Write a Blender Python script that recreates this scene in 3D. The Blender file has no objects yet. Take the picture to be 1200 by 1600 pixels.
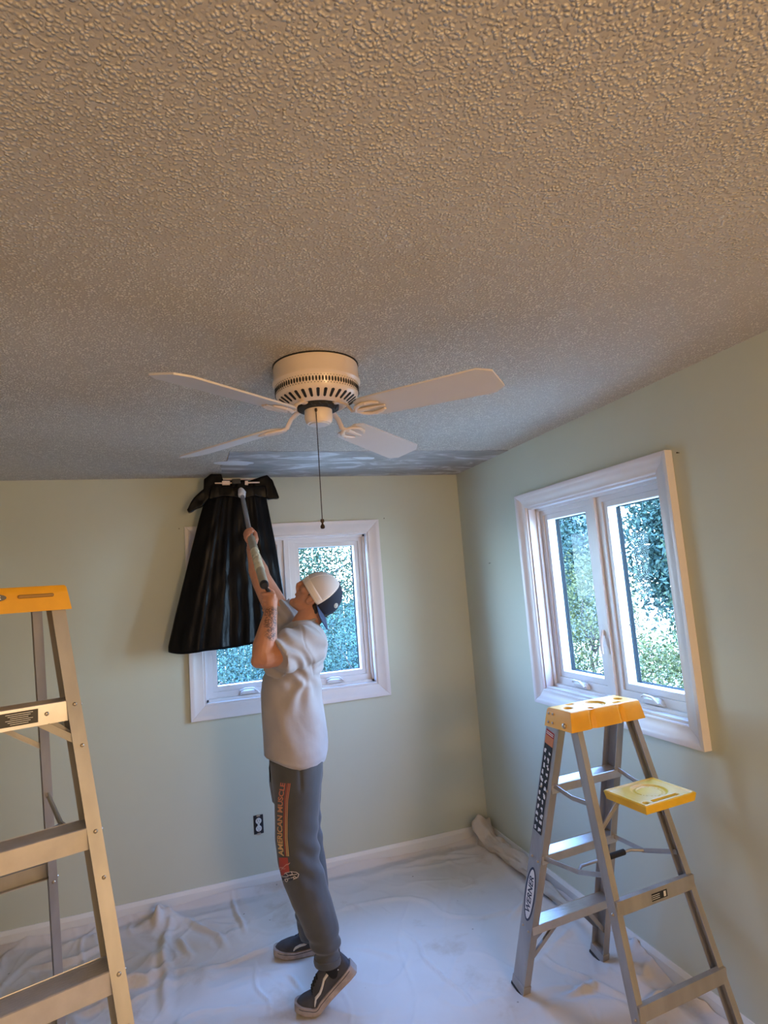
import bpy, bmesh, math, random
import numpy as np
from mathutils import Vector, Matrix
from mathutils.bvhtree import BVHTree

SC = bpy.context.scene
COL = SC.collection
random.seed(7)
RNG = np.random.default_rng(7)
PI = math.pi

# ------------------------------------------------------------------ camera
CAM_YAW, CAM_PITCH, CAM_ROLL = -0.325, 0.1196, -0.0751
CAM_F, CAM_POS = 926.2, np.array([-1.824, -3.7547, 1.7127])


def cam_axes():
    cy, sy = math.cos(CAM_YAW), math.sin(CAM_YAW)
    f = np.array([-sy, cy, 0.]); r = np.array([cy, sy, 0.]); u = np.array([0, 0, 1.])
    cp, sp = math.cos(CAM_PITCH), math.sin(CAM_PITCH)
    f2 = f * cp + u * sp; u2 = -f * sp + u * cp
    cr, sr = math.cos(CAM_ROLL), math.sin(CAM_ROLL)
    return r * cr + u2 * sr, -r * sr + u2 * cr, f2


AX_R, AX_U, AX_F = cam_axes()


def at(px, py, y):
    """world point seen at a photo pixel, lying in the vertical plane at depth y"""
    d = AX_R * (px - 600) / CAM_F - AX_U * (py - 800) / CAM_F + AX_F
    return CAM_POS + d * (y - CAM_POS[1]) / d[1]


cam = bpy.data.cameras.new('camera')
cam.sensor_fit = 'HORIZONTAL'
cam.sensor_width = 36.0
cam.lens = 36.0 * CAM_F / 1200.0
cam.clip_start = 0.02
cam.clip_end = 200
camo = bpy.data.objects.new('camera', cam)
COL.objects.link(camo)
M = Matrix(((AX_R[0], AX_U[0], -AX_F[0], CAM_POS[0]),
            (AX_R[1], AX_U[1], -AX_F[1], CAM_POS[1]),
            (AX_R[2], AX_U[2], -AX_F[2], CAM_POS[2]),
            (0, 0, 0, 1)))
camo.matrix_world = M
SC.camera = camo

# ------------------------------------------------------------------ exposure, sky, sun, lamps
vs = SC.view_settings
vs.view_transform = 'Standard'
try:
    vs.look = 'None'
except Exception:
    pass
vs.exposure = 0.25
vs.gamma = 1.0
vs.use_curve_mapping = False

SKY_STRENGTH = 33.0
world = bpy.data.worlds.new('sky')
SC.world = world
world.use_nodes = True
wn = world.node_tree
wn.nodes.clear()
w_out = wn.nodes.new('ShaderNodeOutputWorld')
w_bg = wn.nodes.new('ShaderNodeBackground')
w_tc = wn.nodes.new('ShaderNodeTexCoord')
w_sep = wn.nodes.new('ShaderNodeSeparateXYZ')
w_ramp = wn.nodes.new('ShaderNodeValToRGB')
wn.links.new(w_tc.outputs['Generated'], w_sep.inputs[0])
wn.links.new(w_sep.outputs['Z'], w_ramp.inputs[0])
cr = w_ramp.color_ramp
cr.elements[0].position = 0.0
cr.elements[0].color = (0.60, 0.76, 1.0, 1)
cr.elements[1].position = 0.5
cr.elements[1].color = (0.22, 0.42, 1.0, 1)
wn.links.new(w_ramp.outputs[0], w_bg.inputs['Color'])
w_bg.inputs['Strength'].default_value = SKY_STRENGTH
wn.links.new(w_bg.outputs[0], w_out.inputs[0])


def light(name, kind, loc, energy, color, size=None, rot=None, **kw):
    l = bpy.data.lights.new(name, kind)
    l.energy = energy
    l.color = color
    if kind == 'SUN':
        l.angle = size or 0.01
    elif kind == 'AREA':
        l.shape = 'RECTANGLE'
        l.size, l.size_y = size
    elif size:
        l.shadow_soft_size = size
    for k, v in kw.items():
        setattr(l, k, v)
    o = bpy.data.objects.new(name, l)
    o.location = loc
    if rot:
        o.rotation_euler = rot
    COL.objects.link(o)
    return o


# the sun stands behind the house and lights the trees, never the room
sun = light('sun', 'SUN', (0, 0, 10), 13.0, (1.0, 0.93, 0.8), 0.01)
sun.rotation_euler = Vector((0.55, 0.62, -0.75)).to_track_quat('-Z', 'Y').to_euler()
# warm bulbs in the part of the room behind the camera
light('room_bulb', 'POINT', (-0.75, -5.3, 1.75), 108, (1.0, 0.63, 0.33), 0.28)
light('room_bulb', 'POINT', (-2.7, -5.2, 1.95), 15, (1.0, 0.68, 0.42), 0.2)

# ------------------------------------------------------------------ helpers


def S(v):
    return tuple(float(a) for a in v)


def srgb(r, g, b):
    def f(c):
        c /= 255.0
        return c / 12.92 if c <= 0.04045 else ((c + 0.055) / 1.055) ** 2.4
    return (f(r), f(g), f(b))


def vnoise(x, y, z=0.0, seed=0):
    """smooth value noise in -1..1, vectorised"""
    x, y, z = np.broadcast_arrays(np.asarray(x, float), np.asarray(y, float), np.asarray(z, float))
    xi, yi, zi = np.floor(x).astype(np.int64), np.floor(y).astype(np.int64), np.floor(z).astype(np.int64)
    fx, fy, fz = x - xi, y - yi, z - zi
    fx = fx * fx * (3 - 2 * fx); fy = fy * fy * (3 - 2 * fy); fz = fz * fz * (3 - 2 * fz)

    def h(a, b, c):
        n = (a * 374761393 + b * 668265263 + c * 2147483647 + seed * 1274126177) & 0xffffffff
        n = ((n ^ (n >> 13)) * 1274126177) & 0xffffffff
        return ((n ^ (n >> 16)) & 0xffff) / 32767.5 - 1
    r = 0
    for dx in (0, 1):
        for dy in (0, 1):
            for dz in (0, 1):
                w = (fx if dx else 1 - fx) * (fy if dy else 1 - fy) * (fz if dz else 1 - fz)
                r = r + w * h(xi + dx, yi + dy, zi + dz)
    return r


def fbm(x, y, z=0.0, o=4, seed=0):
    r = 0; a = 1; t = 0
    for k in range(o):
        r = r + a * vnoise(x * 2 ** k, y * 2 ** k, np.asarray(z) * 2 ** k, seed + k); t += a; a *= 0.5
    return r / t


class MB:
    """collects geometry for ONE mesh"""

    def __init__(s):
        s.v = []; s.f = []; s.m = []

    def add(s, verts, faces, mi=0):
        n = len(s.v)
        s.v.extend(tuple(map(float, p)) for p in verts)
        for f in faces:
            s.f.append(tuple(i + n for i in f)); s.m.append(mi)
        return s

    def box(s, c, d, rot=None, mi=0):
        hx, hy, hz = d[0] / 2, d[1] / 2, d[2] / 2
        vs_ = [(sx * hx, sy * hy, sz * hz) for sx in (-1, 1) for sy in (-1, 1) for sz in (-1, 1)]
        if rot is not None:
            vs_ = [tuple(rot @ Vector(p)) for p in vs_]
        vs_ = [(p[0] + c[0], p[1] + c[1], p[2] + c[2]) for p in vs_]
        return s.add(vs_, [(0, 1, 3, 2), (4, 6, 7, 5), (0, 4, 5, 1), (2, 3, 7, 6), (0, 2, 6, 4), (1, 5, 7, 3)], mi)

    def prism(s, poly, a, b, U, V, mi=0, closed=True):
        """2-D poly (u,v) swept from a to b, axes U,V"""
        a, b, U, V = map(np.array, (a, b, U, V)); n = len(poly)
        vs_ = [a + U * u + V * v for u, v in poly] + [b + U * u + V * v for u, v in poly]
        fs = [(i, (i + 1) % n, n + (i + 1) % n, n + i) for i in range(n)]
        if closed:
            fs += [tuple(range(n - 1, -1, -1)), tuple(range(n, 2 * n))]
        return s.add(vs_, fs, mi)

    def rings(s, rings, mi=0, cap0=True, cap1=True, wrap=True):
        n = len(rings[0]); vs_ = [p for r in rings for p in r]; fs = []
        m = n if wrap else n - 1
        for k in range(len(rings) - 1):
            for i in range(m):
                j = (i + 1) % n
                fs.append((k * n + i, k * n + j, (k + 1) * n + j, (k + 1) * n + i))
        if cap0: fs.append(tuple(range(n - 1, -1, -1)))
        if cap1: fs.append(tuple(range((len(rings) - 1) * n, len(rings) * n)))
        return s.add(vs_, fs, mi)

    def tube(s, pts, r, n=12, mi=0, flat=1.0, round_ends=False):
        pts = [np.array(p, float) for p in pts]
        rs = list(r) if hasattr(r, '__len__') else [r] * len(pts)
        if round_ends:
            d0 = pts[0] - pts[1]; d0 /= np.linalg.norm(d0) + 1e-9
            d1 = pts[-1] - pts[-2]; d1 /= np.linalg.norm(d1) + 1e-9
            A = [0.02, .45, .8]
            pts = [pts[0] + d0 * rs[0] * math.sqrt(1 - q * q) for q in A] + pts + [pts[-1] + d1 * rs[-1] * math.sqrt(1 - q * q) for q in A[::-1]]
            rs = [rs[0] * q for q in A] + rs + [rs[-1] * q for q in A[::-1]]
        rr = []; u = None
        for i, p in enumerate(pts):
            t = pts[min(i + 1, len(pts) - 1)] - pts[max(i - 1, 0)]
            t = t / (np.linalg.norm(t) + 1e-12)
            if u is None:
                u = np.cross(t, (0, 0, 1.)) if abs(t[2]) < .9 else np.cross(t, (0, 1., 0))
            u = u - t * (u @ t); u = u / (np.linalg.norm(u) + 1e-12); w = np.cross(t, u)
            rr.append([p + u * rs[i] * math.cos(a) + w * rs[i] * flat * math.sin(a) for a in [2 * PI * k / n for k in range(n)]])
        return s.rings(rr, mi)

    def ell(s, c, r, axes=None, nu=16, nv=12, mi=0):
        c = np.array(c, float)
        ax = np.eye(3) if axes is None else np.array(axes)
        rr = []
        for i in range(nv + 1):
            t = PI * i / nv; st = max(math.sin(t), 0.02)
            rr.append([c + ax[0] * r[0] * st * math.cos(a) + ax[1] * r[1] * st * math.sin(a) + ax[2] * r[2] * -math.cos(t) for a in [2 * PI * k / nu for k in range(nu)]])
        return s.rings(rr, mi)

    def lathe(s, prof, c=(0, 0, 0), n=48, mi=0):
        rr = [[(c[0] + r * math.cos(2 * PI * k / n), c[1] + r * math.sin(2 * PI * k / n), c[2] + z) for k in range(n)] for r, z in prof]
        return s.rings(rr, mi)

    def mesh(s, name):
        me = bpy.data.meshes.new(name)
        me.from_pydata(s.v, [], s.f)
        if any(s.m): me.polygons.foreach_set('material_index', s.m)
        me.update()
        return me


def recalc(me):
    bm = bmesh.new(); bm.from_mesh(me)
    bmesh.ops.recalc_face_normals(bm, faces=bm.faces)
    bm.to_mesh(me); bm.free()


TINY = {'rivets', 'socket_slots', 'small_print', 'pictograms', 'header_print', 'vent_lattice', 'screen_clip', 'motor_wires', 'bolts', 'car_outline', 'script_print', 'screen_track', 'laces'}


def obj(name, geo, mat, parent=None, smooth=None, bevel=0, fix=True, origin=None, label=None, solid=0, subs=0):
    """links ONE mesh object. With a parent the geometry is in the parent's frame;
    origin: shift world geometry into the frame of a parent standing there"""
    me = geo.mesh(name) if isinstance(geo, MB) else geo
    if origin is not None:
        me.transform(Matrix.Translation(-Vector(origin)))
    if fix: recalc(me)
    mats = mat if isinstance(mat, (list, tuple)) else [mat]
    for m in mats: me.materials.append(m)
    o = bpy.data.objects.new(name, me)
    COL.objects.link(o)
    if parent is not None: o.parent = parent
    if smooth is True:
        me.shade_smooth()
    elif smooth:
        me.shade_smooth()
        me.set_sharp_from_angle(angle=math.radians(smooth))
    if solid:
        md = o.modifiers.new('s', 'SOLIDIFY'); md.thickness = solid; md.offset = 0
    if bevel:
        md = o.modifiers.new('b', 'BEVEL'); md.width = bevel; md.segments = 2; md.limit_method = 'ANGLE'; md.angle_limit = math.radians(40)
        me.shade_smooth(); md.harden_normals = True
    if subs:
        md = o.modifiers.new('u', 'SUBSURF'); md.levels = md.render_levels = subs
    if label: o['label'] = label
    if name in TINY and parent is not None: o['kind'] = 'stuff'
    return o


def tag(o, label, cat, group=None, kind=None):
    if label: o['label'] = label
    if cat: o['category'] = cat
    if group: o['group'] = group
    if kind: o['kind'] = kind
    return o


def thing(name, label, cat, loc=(0, 0, 0), rotz=0, group=None, kind=None):
    o = bpy.data.objects.new(name, None)
    o.empty_display_size = 0.1
    COL.objects.link(o); o.location = S(loc); o.rotation_euler = (0, 0, rotz)
    return tag(o, label, cat, group, kind)


def struct(o, label=None):
    o['kind'] = 'structure'
    if label: o['label'] = label
    return o


def remesh(mb, voxel, smooth=2):
    me = mb.mesh('tmp') if isinstance(mb, MB) else mb
    recalc(me)
    o = bpy.data.objects.new('tmp', me); COL.objects.link(o)
    md = o.modifiers.new('r', 'REMESH'); md.mode = 'VOXEL'; md.voxel_size = voxel; md.adaptivity = 0
    if smooth:
        ms = o.modifiers.new('s', 'SMOOTH'); ms.iterations = smooth; ms.factor = .5
    dg = bpy.context.evaluated_depsgraph_get(); dg.update()
    out = bpy.data.meshes.new_from_object(o.evaluated_get(dg))
    bpy.data.objects.remove(o)
    return out


def vcoords(me):
    a = np.empty(len(me.vertices) * 3); me.vertices.foreach_get('co', a); return a.reshape(-1, 3)


def vnormals(me):
    a = np.empty(len(me.vertices) * 3); me.vertex_normals.foreach_get('vector', a); return a.reshape(-1, 3)


def setco(me, a):
    me.vertices.foreach_set('co', a.ravel()); me.update()


# ------------------------------------------------------------------ materials
def mat(name, col, rough=0.6, metal=0.0, var=0.0, vscale=6, bump=0.0, bscale=60, bdist=0.002, spec=0.5, col2=None, coat=0, stretch=None, sheen=0):
    m = bpy.data.materials.new(name); m.use_nodes = True
    nt = m.node_tree; b = nt.nodes['Principled BSDF']
    b.inputs['Base Color'].default_value = (*col, 1)
    b.inputs['Roughness'].default_value = rough
    b.inputs['Metallic'].default_value = metal
    b.inputs['Specular IOR Level'].default_value = spec
    if coat: b.inputs['Coat Weight'].default_value = coat
    if sheen: b.inputs['Sheen Weight'].default_value = sheen
    tc = nt.nodes.new('ShaderNodeTexCoord'); mp = nt.nodes.new('ShaderNodeMapping')
    nt.links.new(tc.outputs['Object'], mp.inputs['Vector'])
    if stretch: mp.inputs['Scale'].default_value = stretch
    if var or col2:
        n = nt.nodes.new('ShaderNodeTexNoise'); n.inputs['Scale'].default_value = vscale; n.inputs['Detail'].default_value = 5
        nt.links.new(mp.outputs[0], n.inputs['Vector'])
        r = nt.nodes.new('ShaderNodeValToRGB')
        r.color_ramp.elements[0].position = .35; r.color_ramp.elements[1].position = .68
        c2 = col2 if col2 else tuple(min(1, c * (1 + var)) for c in col)
        c1 = col if col2 else tuple(c * (1 - var) for c in col)
        r.color_ramp.elements[0].color = (*c1, 1); r.color_ramp.elements[1].color = (*c2, 1)
        nt.links.new(n.outputs['Fac'], r.inputs[0]); nt.links.new(r.outputs[0], b.inputs['Base Color'])
    if bump:
        n = nt.nodes.new('ShaderNodeTexNoise'); n.inputs['Scale'].default_value = bscale; n.inputs['Detail'].default_value = 4
        nt.links.new(mp.outputs[0], n.inputs['Vector'])
        bp = nt.nodes.new('ShaderNodeBump'); bp.inputs['Strength'].default_value = bump; bp.inputs['Distance'].default_value = bdist
        nt.links.new(n.outputs['Fac'], bp.inputs['Height']); nt.links.new(bp.outputs[0], b.inputs['Normal'])
    m['bsdf'] = b.name
    return m


def node(nt, t, **kw):
    n = nt.nodes.new(t)
    for k, v in kw.items():
        if k in n.inputs: n.inputs[k].default_value = v
        else: setattr(n, k, v)
    return n


M_wall = mat('wall_paint', (0.54, 0.565, 0.465), .62, var=.02, vscale=2, bump=.15, bscale=160, bdist=.001)
M_trim = mat('trim_paint', (0.70, 0.665, 0.675), .35, var=.02, vscale=4)
M_base = mat('baseboard_paint', (0.72, 0.72, 0.70), .4)
M_frame = mat('vinyl_frame', (0.68, 0.665, 0.68), .38)
M_trackm = mat('screen_track', (0.035, 0.045, 0.05), .7, spec=.1)
M_alu = mat('aluminium', (0.40, 0.39, 0.385), .5, metal=.6, var=.12, vscale=14, bump=.12, bscale=240, bdist=.0005, stretch=(1, 1, .15))
M_alu2 = mat('step_aluminium', (0.60, 0.60, 0.63), .34, metal=.75, var=.06, vscale=20)
M_rivet = mat('rivet_steel', (0.45, 0.40, 0.34), .4, metal=.9)
M_yel = mat('yellow_plastic', (0.82, 0.40, 0.015), .45, var=.08, vscale=10, bump=.2, bscale=90, bdist=.0008)
M_yel2 = mat('pale_yellow_plastic', (0.80, 0.50, 0.025), .45, var=.08, vscale=10, bump=.2, bscale=90, bdist=.0008)
M_slot = mat('slot_shadow_plastic', (0.36, 0.19, 0.04), .6)  # brown paints the shade inside the cap slot onto a solid block
M_rub = mat('black_rubber', (0.012, 0.012, 0.014), .6)
M_lblk = mat('label_black', (0.012, 0.014, 0.02), .4)
M_lwht = mat('label_white', (0.75, 0.75, 0.75), .45)
M_lred = mat('label_red', (0.36, 0.03, 0.03), .45)
M_lorg = mat('label_orange', (0.55, 0.20, 0.08), .45)
M_navy = mat('navy_ink', (0.012, 0.022, 0.06), .45)
M_bag = mat('black_plastic', (0.004, 0.004, 0.005), .33, bump=.35, bscale=9, bdist=.015, spec=.12, stretch=(2.2, 2.2, .6))
M_fan = mat('cream_enamel', (0.80, 0.66, 0.55), .3, var=.03, vscale=8, coat=.2)
M_blade = mat('white_blade', (0.66, 0.62, 0.60), .5, var=.03, vscale=5)
M_bedge = mat('blade_edge', (0.72, 0.52, 0.38), .5)
M_dark = mat('vent_dark', (0.012, 0.011, 0.012), .7)
M_chain = mat('bronze_chain', (0.055, 0.038, 0.028), .42, metal=.7)
M_shirt = mat('grey_cotton', (0.37, 0.335, 0.335), .9, var=.04, vscale=12, bump=.25, bscale=35, bdist=.003, sheen=.2)
M_pants = mat('charcoal_fleece', (0.066, 0.068, 0.070), .95, var=.10, vscale=10, bump=.2, bscale=30, bdist=.003, sheen=.25)
M_shoe = mat('slate_suede', (0.055, 0.056, 0.068), .85, var=.2, vscale=25)
M_sole = mat('dirty_rubber_sole', (0.36, 0.30, 0.27), .7, var=.2, vscale=30)
M_stripe = mat('off_white_leather', (0.62, 0.60, 0.58), .5)
M_black = mat('black_cloth', (0.008, 0.008, 0.009), .9)
M_hair = mat('dark_hair', (0.018, 0.012, 0.008), .6, var=.3, vscale=60, bump=.6, bscale=120, bdist=.004)
M_capw = mat('cap_mesh_white', (0.60, 0.53, 0.50), .8, bump=.4, bscale=260, bdist=.001)
M_capseam = mat('cap_tape_white', (0.78, 0.70, 0.66), .7)
M_capn = mat('cap_navy', (0.014, 0.017, 0.035), .85, bump=.2, bscale=200, bdist=.001)
M_brim = mat('brim_navy', (0.028, 0.042, 0.095), .8)
M_grip = mat('taupe_grip', (0.38, 0.35, 0.27), .6, var=.08, vscale=20)
M_pole = mat('grey_pole', (0.33, 0.33, 0.34), .35, metal=.4)
M_tape = mat('masking_tape', (0.68, 0.64, 0.47), .7, var=.08, vscale=30, bump=.6, bscale=50, bdist=.002)
M_plaster = mat('dried_plaster', (0.72, 0.72, 0.72), .8, bump=.6, bscale=60, bdist=.003)
M_toolm = mat('pale_tool_metal', (0.80, 0.62, 0.50), .5, var=.1, vscale=20)
M_outw = mat('receptacle_white', (0.66, 0.66, 0.63), .5)


def skin_material():
    m = mat('skin', (0.50, 0.235, 0.15), .55, var=.10, vscale=14, bump=.12, bscale=220, bdist=.0006)
    nt = m.node_tree; b = nt.nodes['Principled BSDF']
    b.inputs['Subsurface Weight'].default_value = .08
    b.inputs['Subsurface Radius'].default_value = (.012, .005, .003)
    return m


M_skin = skin_material()


def add_tattoo(m, zones, origin):
    """ink bands: soft capsule zones (a, b, radius) in object space, broken up by noise"""
    nt = m.node_tree; b = nt.nodes['Principled BSDF']
    src = b.inputs['Base Color'].links[0].from_socket
    tc = nt.nodes.new('ShaderNodeTexCoord'); total = None
    for (c, r) in zones:
        d = node(nt, 'ShaderNodeVectorMath', operation='DISTANCE')
        nt.links.new(tc.outputs['Object'], d.inputs[0]); d.inputs[1].default_value = S(np.array(c) - np.array(origin))
        mr = node(nt, 'ShaderNodeMapRange'); mr.inputs['From Min'].default_value = r * 1.15; mr.inputs['From Max'].default_value = r * .75
        nt.links.new(d.outputs['Value'], mr.inputs['Value'])
        if total is None: total = mr.outputs[0]
        else:
            mx = node(nt, 'ShaderNodeMath', operation='MAXIMUM'); nt.links.new(total, mx.inputs[0]); nt.links.new(mr.outputs[0], mx.inputs[1]); total = mx.outputs[0]
    n = node(nt, 'ShaderNodeTexNoise', Scale=85.0, Detail=3.0, Distortion=1.5); nt.links.new(tc.outputs['Object'], n.inputs['Vector'])
    rr = node(nt, 'ShaderNodeMapRange'); rr.inputs['From Min'].default_value = .42; rr.inputs['From Max'].default_value = .55; rr.inputs['To Min'].default_value = .15; rr.inputs['To Max'].default_value = 1
    nt.links.new(n.outputs['Fac'], rr.inputs['Value'])
    mu = node(nt, 'ShaderNodeMath', operation='MULTIPLY'); nt.links.new(total, mu.inputs[0]); nt.links.new(rr.outputs[0], mu.inputs[1])
    mu2 = node(nt, 'ShaderNodeMath', operation='MULTIPLY'); nt.links.new(mu.outputs[0], mu2.inputs[0]); mu2.inputs[1].default_value = .85
    mix = node(nt, 'ShaderNodeMix', data_type='RGBA')
    nt.links.new(mu2.outputs[0], mix.inputs['Factor']); nt.links.new(src, mix.inputs['A']); mix.inputs['B'].default_value = (0.055, 0.035, 0.035, 1)
    nt.links.new(mix.outputs['Result'], b.inputs['Base Color'])


def glass_material():
    m = bpy.data.materials.new('window_glass'); m.use_nodes = True; nt = m.node_tree; nt.nodes.clear()
    o = nt.nodes.new('ShaderNodeOutputMaterial'); t = node(nt, 'ShaderNodeBsdfTransparent'); g = node(nt, 'ShaderNodeBsdfGlossy')
    t.inputs['Color'].default_value = (.90, .97, .96, 1); g.inputs['Roughness'].default_value = .02
    f = node(nt, 'ShaderNodeFresnel'); f.inputs['IOR'].default_value = 1.16
    x = nt.nodes.new('ShaderNodeMixShader'); ge = nt.nodes.new('ShaderNodeNewGeometry'); sb = node(nt, 'ShaderNodeMath', operation='SUBTRACT'); sb.inputs[0].default_value = 1.0; nt.links.new(ge.outputs['Backfacing'], sb.inputs[1])
    ml = node(nt, 'ShaderNodeMath', operation='MULTIPLY'); nt.links.new(f.outputs[0], ml.inputs[0]); nt.links.new(sb.outputs[0], ml.inputs[1])
    nt.links.new(ml.outputs[0], x.inputs[0]); nt.links.new(t.outputs[0], x.inputs[1]); nt.links.new(g.outputs[0], x.inputs[2])
    nt.links.new(x.outputs[0], o.inputs[0])
    return m


M_glass = glass_material()


def ceiling_material():
    m = bpy.data.materials.new('popcorn_ceiling'); m.use_nodes = True; nt = m.node_tree; b = nt.nodes['Principled BSDF']
    tc = nt.nodes.new('ShaderNodeTexCoord')
    n1 = node(nt, 'ShaderNodeTexNoise', Scale=1.6, Detail=5.0); nt.links.new(tc.outputs['Object'], n1.inputs['Vector'])
    r = nt.nodes.new('ShaderNodeValToRGB'); r.color_ramp.elements[0].position = .3; r.color_ramp.elements[1].position = .7
    r.color_ramp.elements[0].color = (0.45, 0.41, 0.36, 1); r.color_ramp.elements[1].color = (0.52, 0.48, 0.425, 1)
    nt.links.new(n1.outputs['Fac'], r.inputs[0])
    # popcorn: warped voronoi blobs of two sizes
    nw = node(nt, 'ShaderNodeTexNoise', Scale=70.0, Detail=2.0); nt.links.new(tc.outputs['Object'], nw.inputs['Vector'])
    add = node(nt, 'ShaderNodeVectorMath', operation='MULTIPLY_ADD'); nt.links.new(nw.outputs['Color'], add.inputs[0]); add.inputs[1].default_value = (.007, .007, 0); nt.links.new(tc.outputs['Object'], add.inputs[2])
    v1 = node(nt, 'ShaderNodeTexVoronoi', feature='SMOOTH_F1', Scale=145.0); v1.inputs['Smoothness'].default_value = .25; nt.links.new(add.outputs[0], v1.inputs['Vector'])
    m1 = node(nt, 'ShaderNodeMapRange'); m1.inputs['From Min'].default_value = .60; m1.inputs['From Max'].default_value = .15; nt.links.new(v1.outputs['Distance'], m1.inputs['Value'])
    n3 = node(nt, 'ShaderNodeTexNoise', Scale=120.0, Detail=4.0, Roughness=.6); nt.links.new(tc.outputs['Object'], n3.inputs['Vector'])
    n4n = node(nt, 'ShaderNodeTexNoise', Scale=38.0, Detail=2.0); nt.links.new(tc.outputs['Object'], n4n.inputs['Vector'])
    n4 = node(nt, 'ShaderNodeMapRange'); n4.inputs['From Min'].default_value = .3; n4.inputs['From Max'].default_value = .6; n4.inputs['To Min'].default_value = .25; n4.inputs['To Max'].default_value = .75; nt.links.new(n4n.outputs['Fac'], n4.inputs['Value'])
    mm = node(nt, 'ShaderNodeMath', operation='MULTIPLY'); nt.links.new(m1.outputs[0], mm.inputs[0]); nt.links.new(n4.outputs[0], mm.inputs[1])
    ad = node(nt, 'ShaderNodeMath', operation='MULTIPLY_ADD'); nt.links.new(n3.outputs['Fac'], ad.inputs[0]); ad.inputs[1].default_value = .30; nt.links.new(mm.outputs[0], ad.inputs[2])
    bp = node(nt, 'ShaderNodeBump', Strength=1.0, Distance=0.0052); nt.links.new(ad.outputs[0], bp.inputs['Height'])
    nt.links.new(bp.outputs[0], b.inputs['Normal'])
    # relief shading painted into the colour: kernel tops paler, valleys between them darker
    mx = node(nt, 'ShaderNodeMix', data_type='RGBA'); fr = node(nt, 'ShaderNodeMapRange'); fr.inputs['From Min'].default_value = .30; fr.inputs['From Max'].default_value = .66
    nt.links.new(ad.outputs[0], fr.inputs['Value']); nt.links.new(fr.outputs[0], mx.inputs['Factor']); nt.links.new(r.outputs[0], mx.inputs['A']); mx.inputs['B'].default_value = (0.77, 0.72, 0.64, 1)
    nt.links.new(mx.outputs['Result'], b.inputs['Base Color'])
    b.inputs['Roughness'].default_value = .75
    return m


M_ceil = ceiling_material()


def patch_material():
    m = bpy.data.materials.new('scraped_drywall'); m.use_nodes = True; nt = m.node_tree; b = nt.nodes['Principled BSDF']
    tc = nt.nodes.new('ShaderNodeTexCoord'); mp = node(nt, 'ShaderNodeMapping'); mp.inputs['Scale'].default_value = (1.6, 4.0, 1); mp.inputs['Rotation'].default_value = (0, 0, .3)
    nt.links.new(tc.outputs['Object'], mp.inputs['Vector'])
    n = node(nt, 'ShaderNodeTexNoise', Scale=1.9, Detail=6.0, Roughness=.62, Distortion=1.2); nt.links.new(mp.outputs[0], n.inputs['Vector'])
    r = nt.nodes.new('ShaderNodeValToRGB'); e = r.color_ramp.elements
    e[0].position = .40; e[0].color = (0.30, 0.285, 0.275, 1); e[1].position = .62; e[1].color = (0.64, 0.64, 0.66, 1)
    k = e.new(.52); k.color = (0.40, 0.38, 0.37, 1)
    nt.links.new(n.outputs['Fac'], r.inputs[0]); nt.links.new(r.outputs[0], b.inputs['Base Color']); b.inputs['Roughness'].default_value = .5
    return m


M_patch = patch_material()


def cloth_material():
    m = mat('canvas_drop_cloth', (0.64, 0.60, 0.56), .9, var=.04, vscale=3, bump=.3, bscale=420, bdist=.0006)
    nt = m.node_tree; b = nt.nodes['Principled BSDF']
    src = b.inputs['Base Color'].links[0].from_socket
    tc = nt.nodes.new('ShaderNodeTexCoord')
    n = node(nt, 'ShaderNodeTexNoise', Scale=1.7, Detail=7.0, Roughness=.65); nt.links.new(tc.outputs['Object'], n.inputs['Vector'])
    r = node(nt, 'ShaderNodeMapRange'); r.inputs['From Min'].default_value = .54; r.inputs['From Max'].default_value = .70
    nt.links.new(n.outputs['Fac'], r.inputs['Value'])
    mx = node(nt, 'ShaderNodeMix', data_type='RGBA'); nt.links.new(r.outputs[0], mx.inputs['Factor']); nt.links.new(src, mx.inputs['A']); mx.inputs['B'].default_value = (0.47, 0.38, 0.29, 1)
    n2 = node(nt, 'ShaderNodeTexVoronoi', Scale=7.0); nt.links.new(tc.outputs['Object'], n2.inputs['Vector'])
    r2 = node(nt, 'ShaderNodeMapRange'); r2.inputs['From Min'].default_value = .045; r2.inputs['From Max'].default_value = .03; nt.links.new(n2.outputs['Distance'], r2.inputs['Value'])
    mx2 = node(nt, 'ShaderNodeMix', data_type='RGBA'); nt.links.new(r2.outputs[0], mx2.inputs['Factor']); nt.links.new(mx.outputs['Result'], mx2.inputs['A']); mx2.inputs['B'].default_value = (0.32, 0.29, 0.25, 1)
    nt.links.new(mx2.outputs['Result'], b.inputs['Base Color'])
    return m


M_cloth = cloth_material()
M_cloth2 = mat('rolled_canvas', (0.56, 0.50, 0.43), .9, var=.08, vscale=8, bump=.3, bscale=300, bdist=.0006)
M_grass = mat('pale_gravel', (0.42, 0.37, 0.27), .9, var=.3, vscale=3)
M_bark = mat('bark', (0.06, 0.048, 0.04), .9, var=.3, vscale=12)
M_teal = mat('teal_painted_board', (0.03, 0.095, 0.10), .6, var=.08, vscale=3)
M_siding = mat('pale_blue_siding', (0.05, 0.075, 0.09), .6, var=.05, vscale=3)
M_brick = mat('brown_post', (0.05, 0.032, 0.025), .8)


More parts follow.
